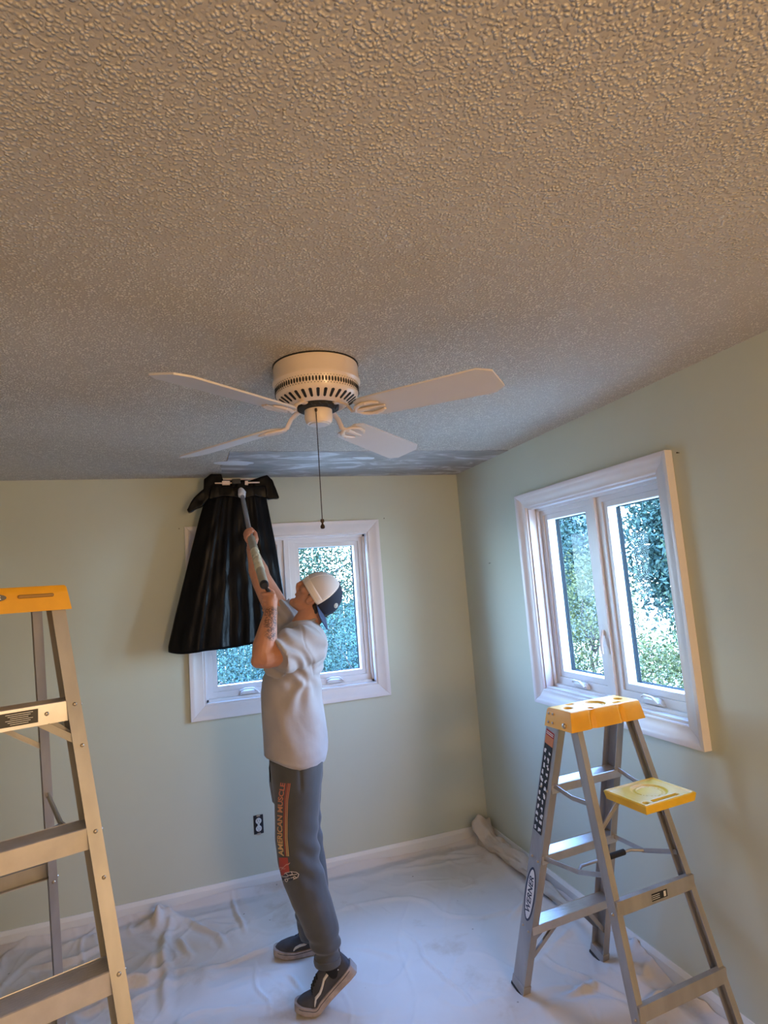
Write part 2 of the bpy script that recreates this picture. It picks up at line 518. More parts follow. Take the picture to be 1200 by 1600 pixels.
def leaf_mat(name, c):
    m = bpy.data.materials.new(name); m.use_nodes = True; nt = m.node_tree; b = nt.nodes['Principled BSDF']
    g = nt.nodes.new('ShaderNodeNewGeometry')
    r = nt.nodes.new('ShaderNodeValToRGB'); r.color_ramp.elements[0].color = (c[0] * .6, c[1] * .65, c[2] * .7, 1); r.color_ramp.elements[1].color = (min(1, c[0] * 1.5), min(1, c[1] * 1.35), min(1, c[2] * 1.3), 1)
    nt.links.new(g.outputs['Random Per Island'], r.inputs[0]); nt.links.new(r.outputs[0], b.inputs['Base Color'])
    b.inputs['Roughness'].default_value = .6; b.inputs['Specular IOR Level'].default_value = .08
    return m


LEAFS = [leaf_mat('leaf_teal', (.024, .050, .042)), leaf_mat('leaf_green', (.027, .047, .028)), leaf_mat('leaf_pale', (.055, .068, .028))]

# ================================================================== ROOM
H = 2.44
XL, YB = -3.7, -6.3
WT = 0.142


def wall_with_hole(name, x0, x1, hx0, hx1, hz0, hz1, T):
    """T maps local (along, depth, z) to the world"""
    mb = MB()
    for (a, b, c, d) in ((x0, hx0, 0, H), (hx1, x1, 0, H), (hx0, hx1, 0, hz0), (hx0, hx1, hz1, H)):
        p = [T(u, v, w) for u in (a, b) for v in (0, WT) for w in (c, d)]
        mb.add(p, [(0, 1, 3, 2), (4, 6, 7, 5), (0, 4, 5, 1), (2, 3, 7, 6), (0, 2, 6, 4), (1, 5, 7, 3)])
    return struct(obj(name, mb, M_wall))


WB = (-1.755, -0.690, 1.080, 2.058)     # opening in the back wall
WR = (-1.860, -0.876, 1.086, 2.070)     # opening in the right wall (y range)
wall_with_hole('wall_back', XL - WT, WT, WB[0], WB[1], WB[2], WB[3], lambda u, v, w: (u, v, w))
wall_with_hole('wall_right', YB - WT, 0, WR[0], WR[1], WR[2], WR[3], lambda u, v, w: (v, u, w))
struct(obj('wall_left', MB().box((XL - WT / 2, YB / 2, H / 2), (WT, -YB, H)), M_wall))
struct(obj('wall_behind', MB().box((XL / 2, YB - WT / 2, H / 2), (-XL + 2 * WT, WT, H)), M_wall))
M_floor = mat('wood_floor', (0.30, 0.20, 0.13), .5, var=.2, vscale=5)
struct(obj('floor', MB().box((XL / 2, YB / 2, -.05), (-XL + 2 * WT, -YB + 2 * WT, .1)), M_floor))
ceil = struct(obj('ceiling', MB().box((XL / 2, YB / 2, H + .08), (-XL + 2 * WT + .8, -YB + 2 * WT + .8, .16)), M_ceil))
# scraped strip of ceiling beside the back wall, ragged edge
edge = []
nE = 60
for i in range(nE + 1):
    t = i / nE
    x = -1.60 + t * 1.60
    edge.append((x, -.705 - .02 * t + .012 * float(vnoise(x * 9, 3.3)) + .006 * float(vnoise(x * 40, 1.3))))
poly = edge + [(0, 0), (-1.63, 0), (-1.615, -.2), (-1.63, -.35), (-1.60, -.5)]
obj('scraped_patch', MB().prism(poly, (0, 0, H - .0025), (0, 0, H + .001), (1, 0, 0), (0, 1, 0)), M_patch, ceil, label='scraped smooth grey strip of ceiling with white plaster smears')
# dried plaster smears on the strip
M_smear = mat('white_smear', (0.70, 0.71, 0.74), .6)
for (px, py, w, d, a) in ((369, 723, .10, .05, .1), (571, 715, .07, .03, .2)):
    dd = AX_R * (px - 600) / CAM_F - AX_U * (py - 800) / CAM_F + AX_F
    q = CAM_POS + dd * (H - CAM_POS[2]) / dd[2]
    pp = []
    for k in range(28):
        th = 2 * PI * k / 28
        rr_ = 1 + .25 * float(vnoise(math.cos(th) * 2 + px, math.sin(th) * 2))
        u, v = w * rr_ * math.cos(th), d * rr_ * math.sin(th)
        pp.append((q[0] + u * math.cos(a) - v * math.sin(a), min(-.01, q[1] + u * math.sin(a) + v * math.cos(a))))
    obj('plaster_smear', MB().prism(pp, (0, 0, H - .0035), (0, 0, H - .0015), (1, 0, 0), (0, 1, 0)), M_smear, ceil)


def baseboard(name, a, b, inward):
    a, b, inward = map(np.array, (a, b, inward))
    poly = [(0, 0), (.014, 0), (.014, .075), (.010, .085), (.006, .095), (0, .095)]
    return struct(obj(name, MB().prism(poly, a, b, inward, (0, 0, 1.)), M_base))


baseboard('baseboard_back', (XL, 0, 0), (0, 0, 0), (0, -1., 0))
baseboard('baseboard_right', (0, YB, 0), (0, 0, 0), (-1., 0, 0))


# ------------------------------------------------------------------ windows
def window(name, loc, rotz, x0, x1, z0, z1, label, csz):
    root = thing(name, label, None, loc, rotz); root['kind'] = 'structure'
    cw, ct = csz
    prof = [(0, 0.0), (0, ct * .45), (.006, ct * .6), (cw * .55, ct * .6), (cw * .66, ct * .8), (cw * .8, ct), (cw, ct), (cw, 0.0)]
    cors = [(x0, z0), (x1, z0), (x1, z1), (x0, z1)]; outs = [(-1, -1), (1, -1), (1, 1), (-1, 1)]
    for i in range(4):
        j = (i + 1) % 4; mb = MB(); n = len(prof)
        vs_ = [(cors[k][0] + outs[k][0] * u, -v, cors[k][1] + outs[k][1] * u) for k in (i, j) for u, v in prof]
        mb.add(vs_, [(q, (q + 1) % n, n + (q + 1) % n, n + q) for q in range(n)] + [tuple(range(n)), tuple(range(2 * n - 1, n - 1, -1))])
        obj('casing', mb, M_trim, root, bevel=.0015)
    # jamb lining
    for (c, d) in (((x0 + .005, .066, (z0 + z1) / 2), (.010, .146, z1 - z0)), ((x1 - .005, .066, (z0 + z1) / 2), (.010, .146, z1 - z0)),
                   (((x0 + x1) / 2, .066, z1 - .005), (x1 - x0 - .02, .146, .010)), (((x0 + x1) / 2, .066, z0 + .005), (x1 - x0 - .02, .146, .010))):
        obj('jamb', MB().box(c, d), M_trim, root, bevel=.001)
    # stop bead round the opening
    mb = MB()
    for (c, d) in (((x0 + .017, .045, (z0 + z1) / 2), (.014, .016, z1 - z0 - .02)), ((x1 - .017, .045, (z0 + z1) / 2), (.014, .016, z1 - z0 - .02)),
                   (((x0 + x1) / 2, .045, z1 - .017), (x1 - x0 - .02, .016, .014)), (((x0 + x1) / 2, .045, z0 + .017), (x1 - x0 - .02, .016, .014))):
        mb.box(c, d)
    obj('stop_bead', mb, M_frame, root)
    mid = (x0 + x1) / 2
    obj('mullion', MB().box((mid, .085, (z0 + z1) / 2), (.034, .09, z1 - z0 - .02)), M_frame, root, bevel=.002)
    for s in (-1, 1):
        ox0, ox1 = (x0 + .011, mid - .018) if s < 0 else (mid + .018, x1 - .011)
        gx0, gx1 = (x0 + .080, mid - .083) if s < 0 else (mid + .083, x1 - .080)
        gz0, gz1 = z0 + .092, z1 - .078
        oz0, oz1 = z0 + .011, z1 - .011
        mb = MB()
        # stepped sash: thick outer band, thinner inner band
        for (a0, a1, b0, b1, c0, c1, d0, d1, y0, y1) in (
                (ox0, ox1, oz0, oz1, gx0 - .028, gx1 + .028, gz0 - .030, gz1 + .028, .055, .118),
                (gx0 - .028, gx1 + .028, gz0 - .030, gz1 + .028, gx0, gx1, gz0, gz1, .063, .112)):
            o = [(a0, b0), (a1, b0), (a1, b1), (a0, b1)]; q = [(c0, d0), (c1, d0), (c1, d1), (c0, d1)]
            vs_ = [(x, y, z) for y in (y0, y1) for x, z in o + q]
            fs = []
            for k in range(4):
                l = (k + 1) % 4
                fs += [(k, l, 4 + l, 4 + k), (8 + k, 12 + k, 12 + l, 8 + l), (k, 8 + k, 8 + l, l), (4 + k, 4 + l, 12 + l, 12 + k)]
            mb.add(vs_, fs)
        sash = obj('sash', mb, M_frame, root, bevel=.0015)
        obj('glass_pane', MB().box(((gx0 + gx1) / 2, .088, (gz0 + gz1) / 2), (gx1 - gx0 + .01, .004, gz1 - gz0 + .01)), M_glass, sash)
        tr = MB()
        for (yy, w) in ((.1205, .009), (.1270, .011), (.1335, .013)):
            for (c, d) in (((gx0 - .006 + w / 2 - .003, yy, (gz0 + gz1) / 2), (w, .004, gz1 - gz0)), ((gx1 + .006 - w / 2 + .003, yy, (gz0 + gz1) / 2), (w, .004, gz1 - gz0)),
                           (((gx0 + gx1) / 2, yy, gz1 + .004), (gx1 - gx0, .004, w)), (((gx0 + gx1) / 2, yy, gz0 - .004), (gx1 - gx0, .004, w))):
                tr.box(c, d)
        obj('screen_track', tr, M_trackm, sash)
        cl = MB()
        for zz in (gz0 + .26, gz1 - .22):
            for xx in (gx0 + .004, gx1 - .004): cl.box((xx, .108, zz), (.008, .006, .005))
        obj('screen_clip', cl, M_rub, sash)
        if s > 0 or True:
            # folding crank operator on the bottom rail
            cx = (gx0 + gx1) / 2 + (.0 if s > 0 else .0)
            zc = gz0 - .048
            c = MB().rings([[(cx + u * w, .055 - v, zc + zz) for u, v in ((-1, 0), (1, 0), (.85, h), (-.85, h))] for w, h, zz in ((.062, .012, -.016), (.060, .020, -.006), (.050, .022, .006), (.030, .012, .014))])
            cr_ = obj('crank_operator', c, M_frame, root, bevel=.002)
            hb = MB().tube([(cx - .055, .035, zc + .012), (cx - .03, .024, zc + .022), (cx + .02, .022, zc + .020), (cx + .05, .026, zc - .004)], [.006, .006, .007, .007], 8, flat=.7)
            obj('crank_handle', hb, M_trim, cr_, smooth=40)
    # sash lock lever on the middle post
    lv = MB().box((mid - .02, .048, z0 + .30), (.022, .014, .10))
    lk = obj('lock_plate', lv, M_frame, root, bevel=.004)
    obj('lock_lever', MB().tube([(mid - .02, .038, z0 + .33), (mid - .02, .022, z0 + .28), (mid - .016, .018, z0 + .22)], [.007, .008, .006], 8), M_trim, lk, smooth=40)
    return root


window('window_1', (0, 0, 0), 0, WB[0], WB[1], WB[2], WB[3], 'white casement window in the back wall, partly hidden by the black bag', (.080, .024))
window('window_2', (0, 0, 0), -PI / 2, -WR[1], -WR[0], WR[2], WR[3], 'white two-pane casement window in the right wall behind the stepladder', (.080, .036))

# daylight portals fill the two openings (sampling aid only: they give off no light)
pl = light('daylight_portal', 'AREA', ((WB[0] + WB[1]) / 2, .15, (WB[2] + WB[3]) / 2), 1, (1, 1, 1), (WB[1] - WB[0], WB[3] - WB[2]), (-PI / 2, 0, 0))
pl.data.cycles.is_portal = True
pl = light('daylight_portal', 'AREA', (.15, (WR[0] + WR[1]) / 2, (WR[2] + WR[3]) / 2), 1, (1, 1, 1), (WR[1] - WR[0], WR[3] - WR[2]), (-PI / 2, 0, -PI / 2))
pl.data.cycles.is_portal = True

# ------------------------------------------------------------------ wall outlet without its cover
ow = at(404, 1288, 0)
ot = thing('wall_outlet', 'uncovered white duplex outlet in a black box low on the back wall', 'outlet', (ow[0], 0, ow[2]))
obj('box', MB().box((0, .0, 0), (.056, .006, .105)), M_lblk, ot, bevel=.002)
rc = MB()
for dz in (-.021, .021):
    rc.rings([[(.017 * math.cos(a), y, dz + .017 * math.sin(a)) for a in [2 * PI * k / 20 for k in range(20)]] for y in (-.003, -.009)])
rc.box((0, -.006, 0), (.012, .006, .02))
re = obj('receptacle', rc, M_outw, ot, bevel=.001)
sl = MB()
for dz in (-.021, .021):
    for dx in (-.006, .006): sl.box((dx, -.0092, dz + .003), (.0022, .001, .008))
    sl.box((0, -.0092, dz - .008), (.004, .001, .004))
obj('socket_slots', sl, M_dark, re)
for dz in (-.05, .05):
    obj('mounting_tab', MB().box((0, -.005, dz), (.02, .004, .010)), M_rivet, ot)

# nails left in the walls
for (px, py) in ((767, 857),):
    pass
for i, (p, d, lb) in enumerate((((-.0, -.38, 1.79), (-1, 0, 0), 'small nail left in the right wall between corner and window'),
                                ((0, -1.975, 2.13), (-1, 0, 0), 'small nail left beside the upper right corner of the right window casing'),
                                ((-.565, 0, 2.145), (0, -1, 0), 'small nail left beside the upper right corner of the back window casing'),
                                ((-1.865, 0, 2.13), (0, -1, 0), 'small nail left beside the upper left corner of the back window casing'))):
    nb = MB().tube([np.array(p) - np.array(d) * .004, np.array(p) + np.array(d) * .010], .0014, 8)
    nb.tube([np.array(p) + np.array(d) * .010, np.array(p) + np.array(d) * .0115], .0030, 8)
    tag(obj('nail', nb, M_chain), lb, 'nail')

# ================================================================== CEILING FAN
FX, FY = -1.40, -1.90
fan = thing('ceiling_fan', 'cream flush-mount ceiling fan with four white blades and a long pull chain', 'ceiling fan', (FX, FY, H))
hp = [(0.001, -.0), (.1385, -.0), (.1385, -.006), (.140, -.010), (.140, -.048), (.1445, -.056), (.1445, -.062), (.1385, -.068), (.137, -.072), (.135, -.100), (.132, -.106), (.128, -.112), (.092, -.136), (.082, -.139), (.078, -.136), (.001, -.128)]
obj('motor_housing', MB().lathe(hp, n=72), M_fan, fan, smooth=35)
obj('ceiling_gasket', MB().lathe([(.05, .0), (.1415, .0), (.1415, -.004), (.05, -.004)], n=60), M_dark, fan, smooth=35)
vt = MB(); NV = 84
for k in range(NV):
    a = 2 * PI * k / NV
    rr_ = []
    for (rad, sc) in ((.1352, 1.0), (.1375, 1.0)):
        ring = []
        for q in range(8):
            b = 2 * PI * q / 8
            z = -.086 + .0085 * math.sin(b); w = .0030 * math.cos(b) / .136
            ring.append((rad * math.cos(a + w), rad * math.sin(a + w), z))
        rr_.append(ring)
    vt.rings(rr_)
    for zz in (-.0735, -.0985):
        p = (.1368 * math.cos(a + PI / NV), .1368 * math.sin(a + PI / NV), zz)
        vt.box(p, (.002, .002, .002))
obj('vent_lattice', vt, M_dark, fan)
for k in range(32):
    vs2 = MB()
    a = 2 * PI * k / 32
    ca, sa = math.cos(a), math.sin(a)
    R_ = lambda r, t, z: (r * ca - t * sa, r * sa + t * ca, z)
    top = [(r, t, -.112 - (.128 - r) * .667) for r, t in ((.124, .0052), (.1265, 0), (.124, -.0052), (.101, -.0040), (.098, 0), (.101, .0040))]
    vs2.rings([[R_(r, t, z + .004) for r, t, z in top], [R_(r + .0008, t, z - .0013) for r, t, z in top]])
    obj('vent_slot', vs2, M_dark, fan)

obj('motor', MB().lathe([(.001, -.120), (.070, -.120), (.068, -.146), (.055, -.150), (.001, -.148)], n=40), M_dark, fan, smooth=35)
wr = MB()
for k in range(5):
    a = -2.2 + k * .35
    wr.tube([(.062 * math.cos(a), .062 * math.sin(a), -.135), (.070 * math.cos(a + .12), .070 * math.sin(a + .12), -.143), (.060 * math.cos(a + .3), .060 * math.sin(a + .3), -.150)], .003, 6)
obj('motor_wires', wr, M_lblk, fan, smooth=60)
sw = obj('switch_housing', MB().lathe([(.001, -.140), (.040, -.140), (.0455, -.146), (.0460, -.176), (.0445, -.180), (.0440, -.186), (.038, -.194), (.001, -.196)], n=48), M_fan, fan, smooth=35)
obj('bottom_cap', MB().lathe([(.001, -.193), (.034, -.193), (.030, -.198), (.001, -.199)], n=40), M_blade, sw, smooth=35)
BZ = -.178
for k, deg in enumerate((-50, 42, 131, -139)):
    a = math.radians(deg)
    er = np.array((math.cos(a), math.sin(a), -.035)); et0 = np.array((-math.sin(a), math.cos(a), 0.))
    pit = math.radians(-13)
    et = et0 * math.cos(pit) + np.array((0, 0, 1.)) * math.sin(pit)
    nn = np.cross(er, et)
    P0 = np.array((0, 0, BZ + .006))
    out = [(.165, -.040), (.19, -.056), (.24, -.060), (.585, -.070), (.622, -.045), (.622, .045), (.585, .070), (.24, .060), (.19, .056), (.165, .040)]
    mb = MB().rings([[P0 + er * r + et * t + nn * h for r, t in out] for h in (-.003, .003)])
    bl = obj('blade', mb, M_blade, fan, bevel=.0012)
    # iron: curved arm from the motor plus two scrolled fingers under the blade
    ir = MB()
    pts = [np.array((.055 * math.cos(a), .055 * math.sin(a), -.138)), np.array((.085 * math.cos(a), .085 * math.sin(a), -.139)),
           np.array((.115 * math.cos(a), .115 * math.sin(a), -.155)), np.array((.135 * math.cos(a), .135 * math.sin(a), BZ - .004)), P0 + er * .165 - nn * .006, P0 + er * .20 - nn * .006]
    ir.tube(pts, [.012, .012, .010, .010, .012, .012], 10, flat=.45)
    for s in (-1, 1):
        ir.tube([P0 + er * .150 - nn * .007, P0 + er * .165 + et * s * .022 - nn * .007, P0 + er * .190 + et * s * .034 - nn * .007, P0 + er * .225 + et * s * .030 - nn * .006, P0 + er * .245 + et * s * .020 - nn * .006], [.008, .009, .008, .009, .005], 8, flat=.6)
        ir.ell(P0 + er * .205 + et * s * .034 - nn * .008, (.007, .007, .005), nu=8, nv=6)
    ir.tube([P0 + er * .165 - nn * .007, P0 + er * .21 - nn * .007, P0 + er * .255 - nn * .006], [.012, .010, .005], 8, flat=.5)
    obj('blade_iron', ir, M_fan, bl, smooth=50)
ch = MB()
cx0, cy0 = -.018, -.047
ztop, zbot = -.163, -.515
ch.lathe([(.001, ztop + .008), (.004, ztop + .006), (.0045, ztop), (.001, ztop - .006)], (cx0, cy0, 0), 10)
nb_ = 78
for i in range(nb_):
    z = ztop + (zbot - ztop) * i / (nb_ - 1)
    ch.ell((cx0 - .002 * i / nb_, cy0, z), (.0021, .0021, .0021), nu=6, nv=4)
ch.tube([(cx0, cy0, ztop), (cx0 - .002, cy0, zbot)], .0009, 5)
cho = obj('pull_chain', ch, M_chain, fan, smooth=60)
obj('chain_knob', MB().lathe([(.001, 0), (.005, -.001), (.0065, -.008), (.003, -.013), (.003, -.016), (.0068, -.022), (.0072, -.028), (.004, -.031), (.001, -.031)], (cx0 - .002, cy0, zbot + .002), 16), M_chain, cho, smooth=50)


# ================================================================== STEPLADDERS
def text_mesh(s, size=1.0, bold=0.0):
    cu = bpy.data.curves.new('t', 'FONT'); cu.body = s; cu.size = size; cu.offset = bold; cu.align_x = 'CENTER'; cu.align_y = 'CENTER'
    o = bpy.data.objects.new('t', cu); COL.objects.link(o)
    dg = bpy.context.evaluated_depsgraph_get(); dg.update()
    me = bpy.data.meshes.new_from_object(o.evaluated_get(dg))
    bpy.data.objects.remove(o)
    v = vcoords(me).copy(); f = [tuple(p.vertices) for p in me.polygons]
    return v, f


def moulded_tray(w, d, h, recess, taper=.012, nx=90, ny=46, lip=0.0, notches=()):
    """moulded plastic cap: heightfield top with recesses, flared skirt"""
    mb = MB(); V = []; F = []
    gx = np.linspace(-1, 1, nx); gy = np.linspace(-1, 1, ny)
    for j in gy:
        for i in gx:
            x, y = i * (w / 2), j * (d / 2)
            z = 0.0
            for (kind, cx, cy, a, b, dep) in recess:
                if kind == 'c':
                    q = math.hypot(x - cx, y - cy); t = max(0, min(1, (a - q) / .006)); z -= dep * t * (1 if q > b else 0.45 if b else 1)
                else:
                    q = max(abs(x - cx) - a, abs(y - cy) - b); t = max(0, min(1, -q / .005)); z -= dep * t
            e = min(w / 2 - abs(x), d / 2 - abs(y))
            z += lip * max(0, min(1, (.012 - e) / .004)) - .004 * max(0, 1 - e / .004)
            V.append((x, y, z))
    for j in range(ny - 1):
        for i in range(nx - 1):
            a = j * nx + i; F.append((a, a + 1, a + nx + 1, a + nx))
    border = [i for i in range(nx)] + [j * nx + nx - 1 for j in range(1, ny)] + [(ny - 1) * nx + i for i in range(nx - 2, -1, -1)] + [j * nx for j in range(ny - 2, 0, -1)]
    n0 = len(V); nb = len(border); prev = border
    for lev in (.33, .66, 1.0):
        cur = []
        for b in border:
            x, y, z = V[b]
            k = 1 + taper * lev * 2 / w; k2 = 1 + taper * lev * 2 / d
            x2, y2 = x * k, y * k2
            for (nxp, nw, nd) in notches:
                if abs(abs(y) - d / 2) < 1e-6:
                    t = max(0, 1 - abs(x - nxp) / nw); y2 -= math.copysign(nd * t, y)
            cur.append(len(V)); V.append((x2, y2, -h * lev))
        for i in range(nb):
            j = (i + 1) % nb; F.append((prev[i], prev[j], cur[j], cur[i]))
        prev = cur
    F.append(tuple(prev[::-1]))
    mb.add(V, F)
    return mb


def ladder(label, loc, rotz, wf, wt, ft, T, wr, wrt, rf, rt, step_z, rear_z, shelf, fl, wd, brace, kind):
    root = thing('stepladder', label, 'stepladder', loc, rotz, 'aluminium stepladders')
    F_ = lambda s, z: np.array((s * (wf + (wt - wf) * z / T), ft * z / T, z))
    R_ = lambda s, z: np.array((s * (wr + (wrt - wr) * z / T), rf + (rt - rf) * z / T, z))
    t = .0028
    riv = {}
    rails = []
    for s in (-1, 1):
        for nm, fn, hw, fw, z0 in (('front_rail', F_, wd / 2, fl, .012), ('rear_rail', R_, .021, .024, .012)):
            a, b = fn(s, z0), fn(s, T)
            dv = (b - a) / np.linalg.norm(b - a)
            U = np.array((s, 0, 0.)); U = U - dv * (U @ dv); U /= np.linalg.norm(U)
            V = np.cross(dv, U); V = V if V[1] > 0 else -V
            poly = [(0, -hw), (0, hw), (-fw, hw), (-fw, hw - t), (-t, hw - t), (-t, -hw + t), (-fw, -hw + t), (-fw, -hw)]
            mb = MB().prism(poly, a, b, U, V)
            # raised ribs down the web
            for vv in (-hw * .75, hw * .75): mb.prism([(0, vv - .002), (.0008, vv), (0, vv + .002)], a, b, U, V)
            rail = obj(nm, mb, M_alu, root)
            rails.append((nm, s, rail, a, b, dv, U, V))
            rv = MB()
            zs = list(step_z) if nm == 'front_rail' else list(rear_z)
            for z in zs:
                p = fn(s, z - .022)
                for q in ((-.5, .5) if nm == 'front_rail' else (0,)):
                    c = p + V * hw * q
                    rv.ell(c + U * .001, (.0055, .0055, .0055), nu=10, nv=6)
                c = p - V * (hw) - U * fw * .45
                rv.ell(c, (.0055, .0035, .0055), nu=10, nv=6)
                c2 = fn(s, z - .125) - V * hw - U * fw * .4
                if nm == 'front_rail': rv.ell(c2, (.0050, .0035, .0050), nu=10, nv=6)
            obj('rivets', rv, M_rivet, rail, smooth=True)
            # shoe
            mb = MB()
            poly = [(.0025, -hw - .003), (.0025, hw + .003), (-fw - .002, hw + .003), (-fw - .002, -hw - .003)]
            c0 = fn(s, .008); c1 = fn(s, .048)
            mb.prism(poly, c0, c1, U, V)
            ft_ = obj('foot', mb, M_alu, rail, bevel=.002)
            c0 = fn(s, .0); c1 = fn(s, .012)
            obj('rubber_pad', MB().prism([(.004, -hw - .005), (.004, hw + .005), (-fw - .006, hw + .005), (-fw - .006, -hw - .005)], c0, c1, U, V), M_rub, ft_, bevel=.002)
    # steps
    for z in step_z:
        x = F_(1, z)[0] - t; yc = F_(1, z)[1]; h = wd / 2 + .001
        top = []
        nr = 16
        for i in range(nr + 1):
            yy = -h + .003 + (2 * h - .006) * i / nr
            top.append((yy, .0 if i % 2 else -.0018))
        poly = [(-h, -.052), (-h, -.002), (-h + .002, 0)] + top + [(h - .002, 0), (h, -.002), (h, -.032), (h - .003, -.032), (h - .003, -.006), (-h + .003, -.006), (-h + .003, -.052)]
        st = obj('step', MB().prism(poly, (-x, yc, z), (x, yc, z), (0, 1, 0), (0, 0, 1)), M_alu2, root, bevel=0)
        if kind == 'tall' and abs(z - step_z[-1]) < .01:
            # notice with small print on the step's skirt
            lb = obj('notice_label', MB().box((x - .172, yc - h - .0006, z - .026), (.155, .0012, .034)), M_lblk, st, label='black notice label with small white print')
            pr = MB()
            for q in range(6): pr.box((x - .136, yc - h - .0014, z - .014 - q * .0048), (.060 - .010 * (q % 3), .0006, .0012))
            obj('small_print', pr, M_lwht, lb)
            rvm = MB().ell((x - .075, yc - h, z - .026), (.0055, .003, .0055), nu=10, nv=6)
            obj('rivets', rvm, M_rivet, st, smooth=True)
    # rear horizontals
    for z in rear_z:
        x = R_(1, z)[0] - .002; yc = R_(1, z)[1]
        poly = [(.010, -.024), (.010, .024), (-.010, .024), (-.010, .021), (.007, .021), (.007, -.021), (-.010, -.021), (-.010, -.024)]
        st = obj('rear_crossbar', MB().prism(poly, (-x, yc + .016, z), (x, yc + .016, z), (0, 1, 0), (0, 0, 1)), M_alu, root)
        if kind == 'short' and z > .5:
            lb = obj('notice_label', MB().box((-.01, yc + .0266, z - .002), (.072, .0012, .024)), M_lblk, st, label='small black notice label with white print')
            pr = MB()
            for q in range(3): pr.box((.008, yc + .0275, z + .004 - q * .006), (.036, .0006, .0016))
            pr.box((-.034, yc + .0275, z - .002), (.010, .0006, .017))
            obj('small_print', pr, M_lwht, lb)
    # diagonal braces
    def bar(p, q, w=.018, th=.004, m=M_alu, name='brace', par=root, up=(0, 0, 1.)):
        p, q = np.array(p), np.array(q); dv = (q - p) / np.linalg.norm(q - p)
        V = np.cross(dv, np.array((0, 1., 0)) if abs(dv[1]) < .9 else np.array((1., 0, 0))); V /= np.linalg.norm(V); U = np.cross(dv, V)
        mb = MB().prism([(-th / 2, -w / 2), (th / 2, -w / 2), (th / 2, w / 2), (-th / 2, w / 2)], p, q, U, V)
        mb.prism([(-th, w / 2 - .003), (th * 1.5, w / 2 - .003), (th * 1.5, w / 2), (-th, w / 2)], p, q, U, V)
        return obj(name, mb, m, par)
    for (zf, side) in brace:
        for s in (-1, 1):
            x = F_(s, zf)[0]; yc = F_(s, zf)[1]
            q = F_(s, zf - (.115 if kind == 'tall' else .175))
            for dy in (-.028, .024):
                bar((x - s * (.095 if kind == 'tall' else .125), yc + dy, zf - .030 if dy > 0 else zf - .046), (q[0] - s * .006, q[1] + dy * 1.1, q[2]))
    # spreaders with a cross handle
    zs = step_z[1] if kind == 'short' else step_z[3] - .06
    hinge = {}
    for s in (-1, 1):
        a = F_(s, zs - .01) + np.array((-s * .012, .02, 0)); b = R_(s, zs + .055) + np.array((-s * .012, 0, 0))
        m_ = a * .45 + b * .55 + np.array((-s * .012, 0, -.022)); hinge[s] = m_
        sp = bar(a, m_, .016, .004, name='spreader'); bar(m_, b, .016, .004, name='spreader_link', par=sp)
    hb = MB().tube([hinge[-1], hinge[-1] + (hinge[1] - hinge[-1]) * .12 + np.array((0, -.03, 0)), hinge[-1] + (hinge[1] - hinge[-1]) * .88 + np.array((0, -.03, 0)), hinge[1]], .006, 8)
    hbo = obj('spreader_handle', hb, M_alu, root, smooth=50)
    p0, p1 = hinge[-1] + np.array((0, -.03, 0)), hinge[1] + np.array((0, -.03, 0))
    obj('grip', MB().tube([p0 + (p1 - p0) * .22, p0 + (p1 - p0) * .46], .011, 12), M_rub, hbo, smooth=50, label='black foam grip')
    # links that carry the shelf
    zl = shelf[2] - .03
    for s in (-1, 1):
        a = F_(s, zl + .01) + np.array((-s * .014, .03, 0)); b = R_(s, zl - .01) + np.array((-s * .014, 0, 0)); mm_ = (a + b) / 2 + np.array((0, 0, -.012))
        lk = bar(a, mm_, .016, .004, name='shelf_link'); bar(mm_, b, .016, .004, name='shelf_link_end', par=lk)
        bar(R_(s, zl - .10) + np.array((-s * .010, 0, 0)), (shelf[0] + s * shelf[3] * .40, R_(s, zl)[1] + .05, zl + .006), .014, .004, name='shelf_bracket')
    # shelf
    sh = moulded_tray(shelf[3], shelf[4], .028, [('c', -.01, -.01, .062, .048, .006), ('c', -.01, -.01, .048, 0, .003), ('r', .0, shelf[4] * .36, shelf[3] * .26, .008, .008), ('c', shelf[3] * .38, shelf[4] * .36, .012, 0, .008)], taper=-.006, lip=.003, nx=70, ny=56)
    so = obj('paint_shelf', sh, M_yel2, root, smooth=40, fix=True)
    so.location = S(shelf[:3])
    # cap
    cd = .155 if kind == 'short' else .205
    cwid = 2 * wt + .030
    chh = .070 if kind == 'short' else .068
    rec = [('c', 0, 0, .048, .038, .007), ('c', 0, 0, .038, 0, .004), ('c', -.125, .0, .020, 0, .012), ('c', .125, .0, .020, 0, .012), ('r', -.075, .045, .018, .010, .010), ('r', .075, -.045, .018, .010, .010), ('c', .06, .05, .013, 0, .014)]
    ntc = ((-.07, .014, .010), (.07, .014, .010)) if kind == 'short' else ()
    cap = obj('top_cap', moulded_tray(cwid - .02, cd - .02, chh, rec, taper=.012, notches=ntc), M_yel, root, smooth=40)
    ccy = (ft + rt) / 2
    cz = T - .024 + chh
    cap.location = (0, ccy, cz)
    br = MB()
    for s in (-1, 1):
        for (yy, zz) in ((-.055, -.02), (-.03, -.02), (-.055, -.052), (-.03, -.052)):
            br.ell((s * (cwid / 2 - .008 - zz * .17), yy, zz), (.003, .005, .005), nu=10, nv=6)
        br.ell((s * (cwid / 2 + .000), .035, -.052), (.006, .010, .010), nu=12, nv=6)
    obj('bolts', br, M_rivet, cap, smooth=True)
